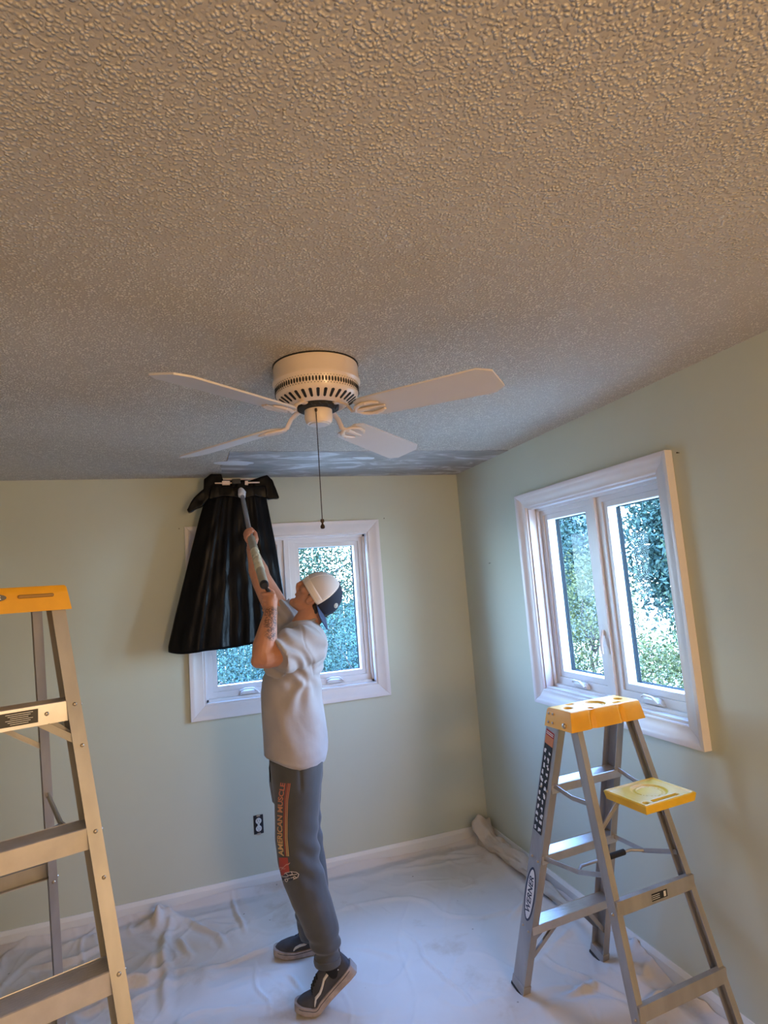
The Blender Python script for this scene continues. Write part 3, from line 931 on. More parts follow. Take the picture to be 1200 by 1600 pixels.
    if kind == 'tall':
        yy = -cd / 2 - .0015
        for cxx in (.060,):
            obj('slot', MB().box((cxx + .040, yy + .004, -.026), (.086, .008, .010)), M_slot, cap, bevel=.004, label='long slot, its shade painted brown')
        ov = MB().rings([[(-.012 + r * 1.0 * math.cos(a), yy + .004 - k * .005, -.026 + r * .26 * math.sin(a)) for a in [2 * PI * q / 32 for q in range(32)]] for k, r in ((0, .044), (1, .044))])
        oo = obj('oval_badge', ov, M_lblk, cap)
        v, f = text_mesh('WERNER', .016)
        obj('badge_lettering', MB().add([(-.012 + p[0], yy - .0016, -.026 + p[1]) for p in v], f), M_lwht, oo, fix=False)
    if kind == 'short':
        # stickers on the outer web of the front rail that faces the room
        for nm, s, rail, a, b, dv, U, V in rails:
            if nm != 'front_rail' or s < 0: continue
            def pt(u, v, off):   # u along the rail from its foot (m), v across
                return a + dv * u + V * v + U * off
            L = np.linalg.norm(b - a)
            def plate(u0, u1, v0, v1, off, th, m, name, par, label=None):
                mb = MB().add([pt(u, v, o_) for o_ in (off, off + th) for u, v in ((u0, v0), (u1, v0), (u1, v1), (u0, v1))], [(0, 1, 2, 3), (4, 5, 6, 7), (0, 1, 5, 4), (1, 2, 6, 5), (2, 3, 7, 6), (3, 0, 4, 7)])
                return obj(name, mb, m, par, label=label)
            # V points away from the front edge
            lab = plate(.70, 1.07, -.030, .016, .0003, .001, M_lblk, 'safety_label', rail, 'black safety label with rows of white pictograms')
            plate(1.07, 1.105, -.030, .016, .0003, .001, M_lorg, 'label_band', lab)
            plate(1.105, 1.128, -.030, .016, .0003, .001, M_lred, 'label_header', lab)
            hl = MB()
            for q in range(2):
                hl.add([pt(u, v, .0016) for u, v in ((1.111 + q * .007, -.027), (1.114 + q * .007, -.027), (1.114 + q * .007, .013), (1.111 + q * .007, .013))], [(0, 1, 2, 3)])
            obj('header_print', hl, M_lwht, lab)
            rr2 = random.Random(3)
            pg = MB()
            for r_ in range(12):
                for c_ in range(2):
                    u = .716 + r_ * .0295; v = -.019 + c_ * .023
                    for q in range(4):
                        du, dv2 = rr2.uniform(-.006, .006), rr2.uniform(-.005, .005); hu, hv = rr2.uniform(.002, .007), rr2.uniform(.0015, .005)
                        pg.add([pt(u + du + i * hu, v + dv2 + j * hv, .0014 + q * .0001) for i, j in ((-1, -1), (1, -1), (1, 1), (-1, 1))], [(0, 1, 2, 3)])
            obj('pictograms', pg, M_lwht, lab)
            # oval maker's badge
            uc, vc = .43, -.001
            def oval(ru, rv, o0, o1, m, name, par):
                return obj(name, MB().rings([[pt(uc + ru * math.cos(q), vc + rv * math.sin(q), o_) for q in [2 * PI * k / 40 for k in range(40)]] for o_ in (o0, o1)]), m, par)
            o1_ = oval(.118, .030, .0003, .0010, M_navy, 'maker_badge', rail)
            oval(.108, .0225, .0008, .0013, M_lwht, 'badge_field', o1_)
            v, f = text_mesh('WERNER', .045, .0012)
            wmx = abs(v[:, 0]).max()
            vv = [pt(uc + p[0] * .082 / wmx, vc - p[1] * .78, .0017) for p in v]
            obj('badge_lettering', MB().add(vv, f), M_navy, o1_, fix=False)
    return root


RY = .086 + PI
RL = (-.361, -1.326)


def to_local(x, y, loc, rot):
    dx, dy = x - loc[0], y - loc[1]
    return (dx * math.cos(rot) + dy * math.sin(rot), -dx * math.sin(rot) + dy * math.cos(rot))


sx_, sy_ = to_local(-.285, -1.915, RL, RY)
ladder('short aluminium stepladder with yellow top and fold-out yellow shelf under the right window', (*RL, 0), RY,
       .228, .165, .341, 1.138, .221, .147, .715, .428, (.30, .597, .885), (.285, .565), (sx_, sy_, .905, .24, .195), .033, .072, ((.30, 0),), 'short')
LYAW = .337
lx, ly = -.297, .0375
LL = (-1.875 + lx * math.cos(LYAW) - ly * math.sin(LYAW), -2.2986 + lx * math.sin(LYAW) + ly * math.cos(LYAW))
ladder('tall aluminium stepladder cut off at the left edge of the picture, yellow top', (*LL, 0), LYAW,
       .330, .169, .485, 1.7316, .275, .130, 1.06, .575, (.25, .555, .86, 1.165, 1.47), (.38, .90), (-.10, .86, 1.425, .26, .22), .034, .078, ((1.47, 0), (.25, 0)), 'tall')


# ================================================================== DROP CLOTH
def floor_at(px, py):
    d = AX_R * (px - 600) / CAM_F - AX_U * (py - 800) / CAM_F + AX_F
    return (CAM_POS + d * (0 - CAM_POS[2]) / d[2])[:2]


nx, ny = 440, 500
gx = np.linspace(XL + .05, -.016, nx); gy = np.linspace(-4.1, -.016, ny)
X, Y = np.meshgrid(gx, gy)
Z = .004 + .0035 * (fbm(X * 2.2, Y * 2.2, 0, 4, 3) + .6)


def ridge_noise(x, y, s, seed, k=8):
    n = vnoise(x * s, y * s, 0, seed)
    return np.clip(1 - np.abs(n) * k, 0, 1) ** 1.3


wx = X + .10 * vnoise(X * 2.5, Y * 2.5, 0, 5); wy = Y + .10 * vnoise(X * 2.5, Y * 2.5, 0, 6)
left = np.clip((-1.5 - X) / .7, 0, 1)
right = np.clip((X + .75) / .5, 0, 1) * np.clip((-.9 - Y) / .5, 0, 1)
Z += (.010 + .016 * left + .010 * right) * ridge_noise(wx * .9, wy * 1.3, 2.2, 11) * (.35 + .65 * np.clip(vnoise(X * 1.4, Y * 1.4, 0, 8) + .5, 0, 1))
Z += (.0035 + .008 * left + .004 * right) * ridge_noise(wx + wy * .6, wy - wx * .4, 4.2, 17)
Z += (.0015 + .004 * left + .003 * right) * (fbm(wx * 9, wy * 9, 0, 3, 21) + .3)


Z += (.0016 + .003 * left + .0026 * right) * ridge_noise(wx * .7 + wy, wy * .8 - wx, 7.5, 23, 6)
Z += .0035 * ridge_noise(wx * 1.3 - wy * .5, wy * .5 + wx * .2, 3.1, 29, 14)


def seg_dist(P, Q, wob=.012):
    px_ = X + wob * vnoise(X * 7, Y * 7, 0, 31); py_ = Y + wob * vnoise(X * 7, Y * 7, 0, 33)
    d = np.array(Q) - np.array(P); L2 = d @ d
    t = np.clip(((px_ - P[0]) * d[0] + (py_ - P[1]) * d[1]) / L2, 0, 1)
    return np.hypot(px_ - (P[0] + t * d[0]), py_ - (P[1] + t * d[1])), t


creases = [([(620, 1450), (690, 1520), (757, 1598)], .007, .010), ([(262, 1590), (268, 1530), (258, 1500), (262, 1440)], .022, .022), ([(190, 1545), (235, 1535), (262, 1512)], .026, .020),
           ([(300, 1525), (360, 1505), (420, 1485), (440, 1470)], .010, .016), ([(398, 1500), (412, 1550), (418, 1590)], .006, .009), ([(445, 1528), (470, 1555)], .008, .009),
           ([(556, 1415), (575, 1440)], .006, .008), ([(590, 1415), (625, 1440)], .005, .008), ([(270, 1440), (330, 1462), (350, 1490)], .012, .018),
           ([(360, 1400), (370, 1440), (385, 1460)], .010, .014), ([(280, 1470), (300, 1500)], .014, .016), ([(845, 1490), (890, 1520), (930, 1550)], .010, .012),
           ([(860, 1395), (900, 1420), (960, 1450), (1020, 1500)], .020, .020), ([(800, 1440), (835, 1400), (830, 1370)], .014, .018), ([(870, 1560), (930, 1545), (985, 1560)], .014, .018),
           ([(1000, 1580), (1060, 1560), (1120, 1590)], .020, .022), ([(540, 1480), (640, 1500)], .004, .02), ([(640, 1350), (700, 1345), (760, 1335)], .008, .012), ([(715, 1390), (740, 1383)], .006, .008),
           ([(40, 1520), (120, 1500), (190, 1470)], .016, .024), ([(20, 1560), (110, 1545)], .016, .02), ([(120, 1590), (180, 1560)], .014, .02)]
for pts, h, w in creases:
    ps = [floor_at(*p) for p in pts]
    best = None; along = None; ns = len(ps) - 1
    for k, (a, b) in enumerate(zip(ps[:-1], ps[1:])):
        d, t = seg_dist(a, b, .028)
        if best is None: best, along = d, (k + t) / ns
        else: along = np.where(d < best, (k + t) / ns, along); best = np.minimum(best, d)
    tp = np.sin(np.clip(along, 0, 1) * PI) ** .8 * (1 + .35 * vnoise(X * 11, Y * 11, 0, 37))
    w *= .8; h *= 1.25
    Z += tp * (h * np.exp(-(best / w) ** 2) - h * .25 * np.exp(-((best - 2.0 * w) / w) ** 2))
# bunching up against the walls
db = -Y
amp = .045 + .022 * np.clip(vnoise(X * 2.3, 1.7, 0, 41) + .3, 0, 1)
up = np.clip(1 - db / (.055 + .03 * vnoise(X * 3, 2.2, 0, 43)), 0, 1)
Z += amp * up ** 1.2 + .016 * np.exp(-((db - .13 - .04 * vnoise(X * 1.7, .5, 0, 45)) / .03) ** 2) * np.clip(vnoise(X * 2.1, 7.5, 0, 47) + .6, 0, 1)
dr = -X
Z += (.026 * np.clip(1 - dr / .06, 0, 1) + .016 * np.exp(-((dr - .12 - .04 * vnoise(Y * 2, .5, 0, 49)) / .03) ** 2))
# knots of gathered canvas
for (kx, ky, r, h) in ((-2.02, -.12, .07, .075), (-2.03, -.45, .06, .03), (.0, -1.42, .10, .06)):
    q = np.hypot(X - kx, Y - ky)
    Z += h * np.exp(-(q / r) ** 2) * (1 + .5 * vnoise(X * 28, Y * 28, 0, 51))
for (fx_, fy_) in [(-.588, -1.346), (-.133, -1.307), (-.519, -2.058), (-.079, -2.02), (-1.43, -1.08), (-1.40, -1.07), (-1.46, -.66), (-1.36, -.68), (-1.25, -.71)]:
    Z *= 1 - .93 * np.exp(-(np.hypot(X - fx_, Y - fy_) / .075) ** 2)
ZC = np.maximum(Z, .0015)
V = np.stack([X.ravel(), Y.ravel(), ZC.ravel()], 1)
idx = np.arange(nx * ny).reshape(ny, nx)
Fq = np.stack([idx[:-1, :-1].ravel(), idx[:-1, 1:].ravel(), idx[1:, 1:].ravel(), idx[1:, :-1].ravel()], 1)
me = bpy.data.meshes.new('drop_cloth'); me.from_pydata(V.tolist(), [], Fq.tolist()); me.update()
dc = obj('drop_cloth', me, M_cloth, smooth=True, fix=False)
tag(dc, 'large wrinkled off-white canvas drop cloth spread over the whole floor', 'drop cloth')


def cloth_z(x, y):
    i = int(np.clip(round((x - gx[0]) / (gx[1] - gx[0])), 0, nx - 1)); j = int(np.clip(round((y - gy[0]) / (gy[1] - gy[0])), 0, ny - 1))
    return float(ZC[j, i])


# rolled-up end of cloth lying in the corner and along the right wall
rr_ = []
for i in range(90):
    t = i / 89
    y = -.035 - t * .95; x = -.060 - .012 * math.sin(t * 9)
    base = .055 * (1 - .62 * t) * (1 - .35 * math.exp(-((t - .0) / .03) ** 2)) + .003
    if t < .16: base += .036 * math.exp(-((t - .05) / .05) ** 2)
    ring = []
    for k in range(40):
        a = 2 * PI * k / 40
        r = base * (1 + .30 * float(vnoise(math.cos(a) * 2.2 + 3, math.sin(a) * 2.2, t * 16, 61)) + .14 * math.sin(3 * a + t * 22) + .16 * float(vnoise(math.cos(a) * 5 + 3, math.sin(a) * 5, t * 30, 62)))
        ring.append((min(-.016, x + r * math.cos(a) * .95), min(-.017, y + .02 * math.cos(a)), max(.012, base * .9 + .012 + r * math.sin(a))))
    rr_.append(ring)
rc_ = obj('rolled_cloth', MB().rings(rr_), M_cloth2, smooth=True, subs=1)
tag(rc_, 'bunched tan roll of canvas in the far corner along the right baseboard', 'drop cloth')

# ================================================================== OUTSIDE
struct(obj('ground_outside', MB().box((4, 12, -.75), (70, 60, .1)), M_grass), 'sunlit pale ground beyond the windows')


def tree(name, label, loc, height, crown_c, crown_r, nleaf, lm, trunk_r=.08, leaf=.05, group='trees and shrubs beyond the windows', branches=9):
    root = thing(name, label, 'tree' if 'tree' in name else 'shrub', loc, 0, group)
    tb = MB()
    rg = np.random.default_rng(int(abs(loc[0] * 131 + loc[1] * 17) * 10) + 5)
    zc = crown_c
    tb.tube([(0, 0, 0), (.05, .02, zc * .4), (-.03, .05, zc * .8), (.05, 0, zc)], [trunk_r, trunk_r * .8, trunk_r * .6, trunk_r * .4], 8)
    tips = []
    for k in range(branches):
        a = rg.uniform(0, 2 * PI); z0 = zc * rg.uniform(.45, .95); r = crown_r[0] * rg.uniform(.5, .95)
        e = np.array((r * math.cos(a), r * math.sin(a), z0 + rg.uniform(.1, .6) * crown_r[2]))
        m_ = e * .5 + np.array((0, 0, z0 * .5)) + rg.normal(0, .06, 3)
        tb.tube([(0, 0, z0 * .9), m_, e], [trunk_r * .4, trunk_r * .25, trunk_r * .1], 6); tips.append(e)
    obj('trunk', tb, M_bark, root, smooth=60)
    ncl = max(8, nleaf // 90)
    cc = rg.normal(0, 1, (ncl, 3)); cc /= np.linalg.norm(cc, axis=1)[:, None]; cc *= rg.uniform(.35, 1, (ncl, 1)) ** .6
    cc = cc * np.array(crown_r) + np.array((0, 0, zc))
    per = nleaf // ncl
    P = np.repeat(cc, per, 0) + rg.normal(0, .20 * min(crown_r), (ncl * per, 3))
    P = P[P[:, 2] > .02]
    n = len(P)
    u = rg.normal(0, 1, (n, 3)); u /= np.linalg.norm(u, axis=1)[:, None]
    w = np.cross(u, rg.normal(0, 1, (n, 3))); w /= np.linalg.norm(w, axis=1)[:, None]
    s = leaf * rg.uniform(.6, 1.3, (n, 1))
    nn_ = np.cross(u, w) * s * .22
    Vv = np.stack([P - u * s, P + w * s * .45 + nn_, P + u * s, P - w * s * .45 + nn_], 1).reshape(-1, 3)
    q = np.arange(n)[:, None] * 4
    me = bpy.data.meshes.new('foliage')
    Ff = np.concatenate([q + np.array([[0, 1, 2]]), q + np.array([[0, 2, 3]])], 0)
    me.vertices.add(len(Vv)); me.vertices.foreach_set('co', Vv.ravel())
    me.loops.add(len(Ff) * 3); me.loops.foreach_set('vertex_index', Ff.ravel().astype(np.int32))
    me.polygons.add(len(Ff)); me.polygons.foreach_set('loop_start', (np.arange(len(Ff)) * 3).astype(np.int32))
    me.update(calc_edges=True)
    fo = obj('foliage', me, lm, root, fix=False); fo['kind'] = 'stuff'
    return root


G0 = -.70
T_, G_, P_ = LEAFS
spec = [  # x, y, crown centre height, crown radii, leaves, material, leaf size, label
    ('shrub', -1.42, 3.3, .95, (.75, .6, .85), 16000, T_, .020, 'low teal-green shrub outside the left pane of the back window'),
    ('shrub', .22, 3.7, .95, (.72, .6, .85), 16000, T_, .020, 'dense teal-green shrub low outside the right pane of the back window'),
    ('tree', -2.6, 7.6, 2.55, (1.5, 1.3, 1.0), 34000, G_, .044, 'leafy green tree at the top left of the back window'),
    ('tree', .55, 7.9, 2.35, (1.2, 1.1, 1.1), 12000, G_, .038, 'sparse tree with crooked branches seen at the right edge of the back window'),
    ('tree', 3.3, 5.4, 2.1, (1.1, 1.1, 1.0), 26000, T_, .038, 'blue-green tree high in the left pane of the right window'),
    ('shrub', 2.9, 2.55, 1.25, (.5, .6, 1.0), 12000, P_, .022, 'yellow-green shrub along the right side of the left pane, right window'),
    ('tree', 5.9, 3.5, 2.3, (1.2, 1.1, 1.2), 32000, T_, .046, 'dark teal tree crown at the top of the right pane, right window'),
    ('shrub', 4.5, 1.3, 1.35, (1.15, .8, 1.35), 34000, G_, .034, 'green hedge bush low in the right pane of the right window'),
    ('shrub', 2.6, 1.05, .72, (.55, .5, .6), 11000, P_, .020, 'small yellow-green bush at the bottom of the right pane, right window'),
    ('tree', 11.2, 6.6, 2.7, (1.9, 1.9, 1.7), 22000, G_, .075, 'large green tree standing farthest off beyond the right window'),
    ('shrub', 8.6, 1.6, 1.6, (.9, 1.3, 1.5), 16000, T_, .06, 'tall clipped blue-green hedge behind the bushes, right window'),
    ('tree', 5.2, 8.0, 2.6, (1.6, 1.5, 1.5), 20000, T_, .065, 'round blue-green tree in front of the pale blue house'),
]
for (nm, x, y, cz, crr, nl, lm, ls, lb) in spec:
    tree('leafy_tree' if nm == 'tree' else 'leafy_shrub', lb, (x, y, G0), 0, cz + .4, crr, nl, lm, .09 if nm == 'tree' else .03, ls)

# teal fence of upright boards beyond the shrubs
fr_ = thing('board_fence', 'teal painted board fence behind the shrubs outside', 'fence', (0, 11, G0))
for k in range(64):
    x = -3 + k * .155
    o = obj('board', MB().box((x, .012 * (k % 2), 1.0 + .01 * math.sin(k * 2.3)), (.145, .022, 2.0)), M_teal, fr_)
for z in (.5, 1.6): obj('rail', MB().box((1.9, .05, z), (10, .05, .09)), M_teal, fr_)
# neighbour's house clad in pale blue boards
hs = thing('neighbour_house', 'pale blue clapboard house seen through the leaves of the right window', 'house', (9.0, 13.5, G0))
obj('wall', MB().box((0, 1.5, 2.6), (7.0, 3.0, 5.2)), M_siding, hs)
for k in range(30):
    z = .1 + k * .17
    obj('clapboard', MB().prism([(0, 0), (-.03, 0), (-.008, .17), (0, .17)], (-3.5, 0, z), (3.5, 0, z), (0, 1, 0), (0, 0, 1)), M_siding, hs)
for x in (-2.2, 1.2):
    wf_ = obj('window_frame', MB().box((x, -.04, 3.0), (1.1, .08, 1.5)), M_bark, hs)
    obj('pane', MB().box((x, -.085, 3.0), (.9, .02, 1.3)), mat('far_glass', (.02, .03, .035), .8, spec=0), wf_)
obj('roof', MB().prism([(-.6, 5.1), (1.5, 6.6), (3.6, 5.1)], (-3.9, 0, 0), (3.9, 0, 0), (0, 1, 0), (0, 0, 1)), M_bark, hs)
# weathered post-and-rail fence low outside the back window
pf = thing('picket_fence', 'brown picket fence among the leaves low in the back window', 'fence', (-2.2, 5.0, G0))
for k in range(14): obj('picket', MB().box((-.9 + k * .14, 0, .62), (.07, .025, 1.24)), M_brick, pf)
for z in (.35, 1.0): obj('rail', MB().box((.05, .03, z), (2.1, .035, .07)), M_brick, pf)

# ================================================================== BAG, SCRAPER AND POLE
def interp(tab, x):
    xs = [a for a, _ in tab]; ys = [b for _, b in tab]
    return float(np.interp(x, xs, ys))


def pillow(pts, y, th, vox, k=4):
    """closed outline (photo pixels at depth y) as a soft body of real thickness"""
    w = [at(px, py, y) for px, py in pts]
    mb = MB().prism([(p[0], p[2]) for p in w], (0, y - th / 2, 0), (0, y + th / 2, 0), (1, 0, 0), (0, 0, 1))
    me = remesh(mb, vox, k)
    co = vcoords(me); co = co + vnormals(me) * (.004 * vnoise(co[:, 0] * 34, co[:, 1] * 30, co[:, 2] * 22, 71))[:, None]
    setco(me, co)
    return me


BY = -.150
bag = thing('scraper_with_bag', 'ceiling scraper draped in a black plastic bag, held up before the back window', 'scraper', tuple(at(380, 760, BY)))
BO = tuple(bag.location)
Ltab = [(752, 336), (775, 322), (808, 311.6), (893, 290), (957, 273.6), (1003, 262.7)]
Rtab = [(752, 412), (779, 416), (820, 424), (857, 431), (911, 440), (960, 447), (1008, 452)]
NR_, NA = 64, 240
rings_ = []
for i in range(NR_):
    t = i / (NR_ - 1)
    py = 753 + t * (1012 - 753)
    xl, xr = at(interp(Ltab, py), py, BY)[0], at(interp(Rtab, py), py, BY)[0]
    zc = at(355, py, BY)[2]
    cxm, hw = (xl + xr) / 2, (xr - xl) / 2
    hd = .035 + .040 * t ** .8
    ring = []
    for k in range(NA):
        a = 2 * PI * k / NA
        ca, sa = math.cos(a), math.sin(a)
        x = cxm + hw * math.copysign(abs(ca) ** .85, ca)
        s_ = (x - cxm) / hw
        y = BY + hd * math.copysign(abs(sa) ** .8, sa)
        # gathered pleats fanning from the top, deeper on the way down
        fan_ = s_ * (1.0 + .0 * t)
        pl_ = (.006 * math.sin(fan_ * 11 + 1.2) * float(vnoise(fan_ * 2.1, 4.0 + t * .5, 0, 75)) * 2 + .016 * float(vnoise(fan_ * 6.5, t * .9, 5.0, 72)) + .004 * math.sin(fan_ * 31 + 4 * float(vnoise(fan_ * 3, t, 0, 76)))) * (.35 + .65 * t) * (abs(sa) ** .5)
        pl_ += .020 * math.exp(-((s_ + .30 - .10 * t) / .10) ** 2) * t * (1 if sa < 0 else 0)
        pl_ += .007 * float(vnoise(x * 22 + t * 5, t * 10, sa * 2, 73)) * (1 - .5 * t)
        z = zc + (.012 * t) * float(vnoise(s_ * 3.0, 2.0, sa, 74))
        ring.append((x, y - pl_ if sa < 0 else y + pl_, z))
    rings_.append(ring)
bm_ = MB().rings(rings_, cap0=True, cap1=False)
obj('black_bag', bm_, M_bag, bag, smooth=True, origin=BO, solid=.0012)
obj('bag_ear', pillow([(318, 749), (330, 742), (346, 741), (349, 752), (342, 768), (330, 776), (316, 792), (295, 802), (291, 797), (303, 778), (318, 765)], BY - .01, .045, .005), M_bag, bag, smooth=True, origin=BO)
obj('bag_ear', pillow([(390, 752), (404, 747), (417, 743), (425, 750), (431, 764), (436, 779), (419, 781), (412, 772), (398, 764), (389, 762)], BY - .01, .045, .005), M_bag, bag, smooth=True, origin=BO)
obj('bag_collar', pillow([(330, 758), (350, 762), (385, 761), (415, 760), (418, 780), (398, 776), (380, 780), (350, 776), (326, 782)], BY - .035, .05, .005), M_bag, bag, smooth=True, origin=BO)
fr = MB()
zt = at(370, 753, BY)[2]
xa, xb = at(338, 755, BY)[0], at(402, 752, BY)[0]
fr.box(((xa + xb) / 2, BY - .01, zt + .012), (xb - xa, .03, .006)); fr.box(((xa + xb) / 2, BY - .030, zt - .012), (xb - xa + .02, .012, .008))
obj('scraper_frame', fr, M_toolm, bag, bevel=.001, origin=BO)
for px in (353, 384):
    q = at(px, 755, BY - .03)
    obj('frame_clip', MB().box((q[0], q[1] - .004, q[2]), (.045 if px < 370 else .026, .014, .026)), M_toolm, bag, bevel=.002, origin=BO)
q = at(369, 753, BY - .03)
obj('frame_socket', MB().box((q[0], q[1] - .006, q[2]), (.05, .03, .030)), M_lblk, bag, bevel=.003, origin=BO)
# the pole: thin grey tube, taupe grip sleeve wrapped in tape, black end knob
P_tip = at(377, 768, -.25); P_mid = at(391, 836, -.66); P_knob = at(413, 914, -1.20)
pd = (P_knob - P_mid) / np.linalg.norm(P_knob - P_mid)
obj('pole', MB().tube([P_tip, P_mid, P_mid + pd * .10], .0125, 20), M_pole, bag, smooth=50, origin=BO)
obj('swivel_joint', MB().tube([at(374, 765, -.20), P_tip + (P_mid - P_tip) * .02], [.010, .016], 12, round_ends=True).tube([at(366, 768, -.20), at(376, 763, -.20), at(379, 769, -.21)], .006, 8), M_lblk, bag, smooth=50, origin=BO)
plm = remesh(MB().tube([P_tip, P_tip + (P_mid - P_tip) * .10], .021, 16, round_ends=True), .004, 1)
co = vcoords(plm); co += vnormals(plm) * (.006 * vnoise(co[:, 0] * 70, co[:, 1] * 70, co[:, 2] * 70, 3))[:, None]; setco(plm, co)
obj('plaster_crust', plm, M_plaster, bag, smooth=True, origin=BO, label='crust of dried white plaster at the head of the pole')
g0 = P_mid + pd * .035
gr_ = obj('grip_sleeve', MB().tube([g0, g0 + pd * .012, P_knob - pd * .02, P_knob], [.015, .019, .0195, .0185], 24), M_grip, bag, smooth=40, origin=BO)
tl = np.linalg.norm(P_knob - g0)
tpm = remesh(MB().tube([g0 + pd * tl * .32, g0 + pd * tl * .50, g0 + pd * tl * .74], .0205, 20), .004, 0)
co = vcoords(tpm); co += vnormals(tpm) * (.0022 * vnoise(co[:, 0] * 90, co[:, 1] * 60, co[:, 2] * 60, 4))[:, None]; setco(tpm, co)
obj('tape_wrap', tpm, M_tape, gr_, smooth=30, origin=BO, label='crinkled cream masking tape')
kn = obj('end_knob', MB().tube([P_knob - pd * .012, P_knob + pd * .002, P_knob + pd * .010], [.019, .019, .014], 24), M_lblk, bag, smooth=40, origin=BO)
F_L = at(419, 938, -1.20)
obj('lever', MB().tube([P_knob + np.array((.004, .01, -.008)), P_knob + np.array((.018, 0, -.028)), F_L + np.array((.0, 0, .02)), F_L + np.array((-.004, 0, -.04))], [.007, .008, .011, .011], 12), M_lblk, bag, smooth=50, origin=BO)

# ================================================================== PERSON
FD = np.array((-.968, .25, 0.)); FD /= np.linalg.norm(FD)      # facing direction
LD = np.array((-FD[1], FD[0], 0.)); LD = LD if LD[1] < 0 else -LD   # towards his left side (camera side)
UP = np.array((0, 0, 1.))
PO = (-1.36, -.92, 0.)
man = thing('person', 'person in grey t-shirt, charcoal sweatpants and backward cap reaching up with a pole', 'person', PO)

hs_ = math.radians(40)
HF = FD * math.cos(hs_) + UP * math.sin(hs_)
HU = -FD * math.sin(hs_) + UP * math.cos(hs_)
HL = LD
HC = at(499, 930, -.95)


def hp_(f, l, u):
    return HC + HF * f + HL * l + HU * u


sk = MB()
# head: stacked sections, front follows the profile of the face
sec = [(-.118, .072, .006, .018), (-.108, .084, -.005, .034), (-.090, .088, -.030, .048), (-.070, .086, -.060, .056), (-.045, .089, -.080, .062), (-.015, .091, -.088, .068),
       (.015, .095, -.092, .073), (.045, .092, -.088, .072), (.072, .070, -.074, .060), (.090, .046, -.052, .042), (.098, .018, -.026, .018)]
rg_ = []
for (u, fr2, bk, hw) in sec:
    c = (fr2 + bk) / 2; hf = (fr2 - bk) / 2
    rg_.append([hp_(c + hf * math.copysign(abs(math.cos(a)) ** .85, math.cos(a)), hw * math.copysign(abs(math.sin(a)) ** .9, math.sin(a)), u) for a in [2 * PI * k / 28 for k in range(28)]])
sk.rings(rg_)
sk.tube([hp_(.090, 0, .026), hp_(.099, 0, .005), hp_(.109, 0, -.020), hp_(.104, 0, -.030), hp_(.090, 0, -.046)], [.008, .011, .0135, .011, .010], 12, round_ends=True)   # nose
for s in (-1, 1): sk.ell(hp_(.100, s * .011, -.026), (.009, .008, .008), nu=10, nv=8)
sk.tube([hp_(.078, -.030, .036), hp_(.090, 0, .034), hp_(.078, .030, .036)], .010, 10, round_ends=True)      # brow
sk.tube([hp_(.082, -.020, -.050), hp_(.094, 0, -.049), hp_(.082, .020, -.050)], .0065, 10, round_ends=True)  # upper lip
sk.tube([hp_(.080, -.018, -.062), hp_(.091, 0, -.061), hp_(.080, .018, -.062)], .0070, 10, round_ends=True)  # lower lip
sk.ell(hp_(.078, 0, -.098), (.022, .022, .020), (HF, HL, HU))
for s in (-1, 1):
    sk.ell(hp_(.066, s * .040, -.020), (.024, .020, .022), (HF, HL, HU))     # cheekbones
    # ear: ring plus lobe
    er_ = [hp_(.016 + .014 * math.cos(a) - .005 * math.sin(a), s * (.076 + .006 * math.cos(a + PI)), -.036 + .024 * math.sin(a)) for a in [2 * PI * k / 12 for k in range(13)]]
    sk.tube(er_, .0052, 8)
    sk.ell(hp_(.018, s * .071, -.037), (.012, .008, .019), (HF, HL, HU))
# neck
NB = at(470, 986, -.95)
sk.tube([hp_(-.025, 0, -.045), (hp_(-.02, 0, -.10) + NB) / 2, NB, NB + (0, 0, -.08)], [.060, .060, .066, .09], 24, round_ends=True)
# chest hidden inside the shirt joins the arms
SHL, SHR = at(482, 1006, -1.10), at(452, 988, -.79)
sk.tube([NB + (0, 0, -.05), at(462, 1050, -.95), at(460, 1150, -.95)], [.075, .09, .09], 20, round_ends=True)
sk.tube([SHL, NB + (0, 0, -.07), SHR], [.052, .07, .052], 16, round_ends=True)
# left (near) arm
EL, WL = at(411, 1027, -1.235), at(423, 955, -1.215)
sk.tube([SHL, SHL * .55 + EL * .45, EL + (0.012, 0, .002)], [.062, .060, .050], 20, round_ends=True)
sk.tube([EL, EL * .75 + WL * .25, EL * .45 + WL * .55, WL * .85 + EL * .15, WL], [.046, .051, .041, .031, .028], 20, round_ends=True)
sk.ell(EL + np.array((-.020, 0, -.012)), (.030, .032, .030))
# right (far) arm
HR = P_mid + pd * .015
WR_ = at(393, 857, -.63)
ER = at(408, 905, -.70)
sk.tube([SHR, SHR * .5 + ER * .5, ER], [.066, .062, .050], 20, round_ends=True)
sk.tube([ER, ER * .7 + WR_ * .3, ER * .35 + WR_ * .65, WR_], [.049, .050, .036, .027], 20, round_ends=True)


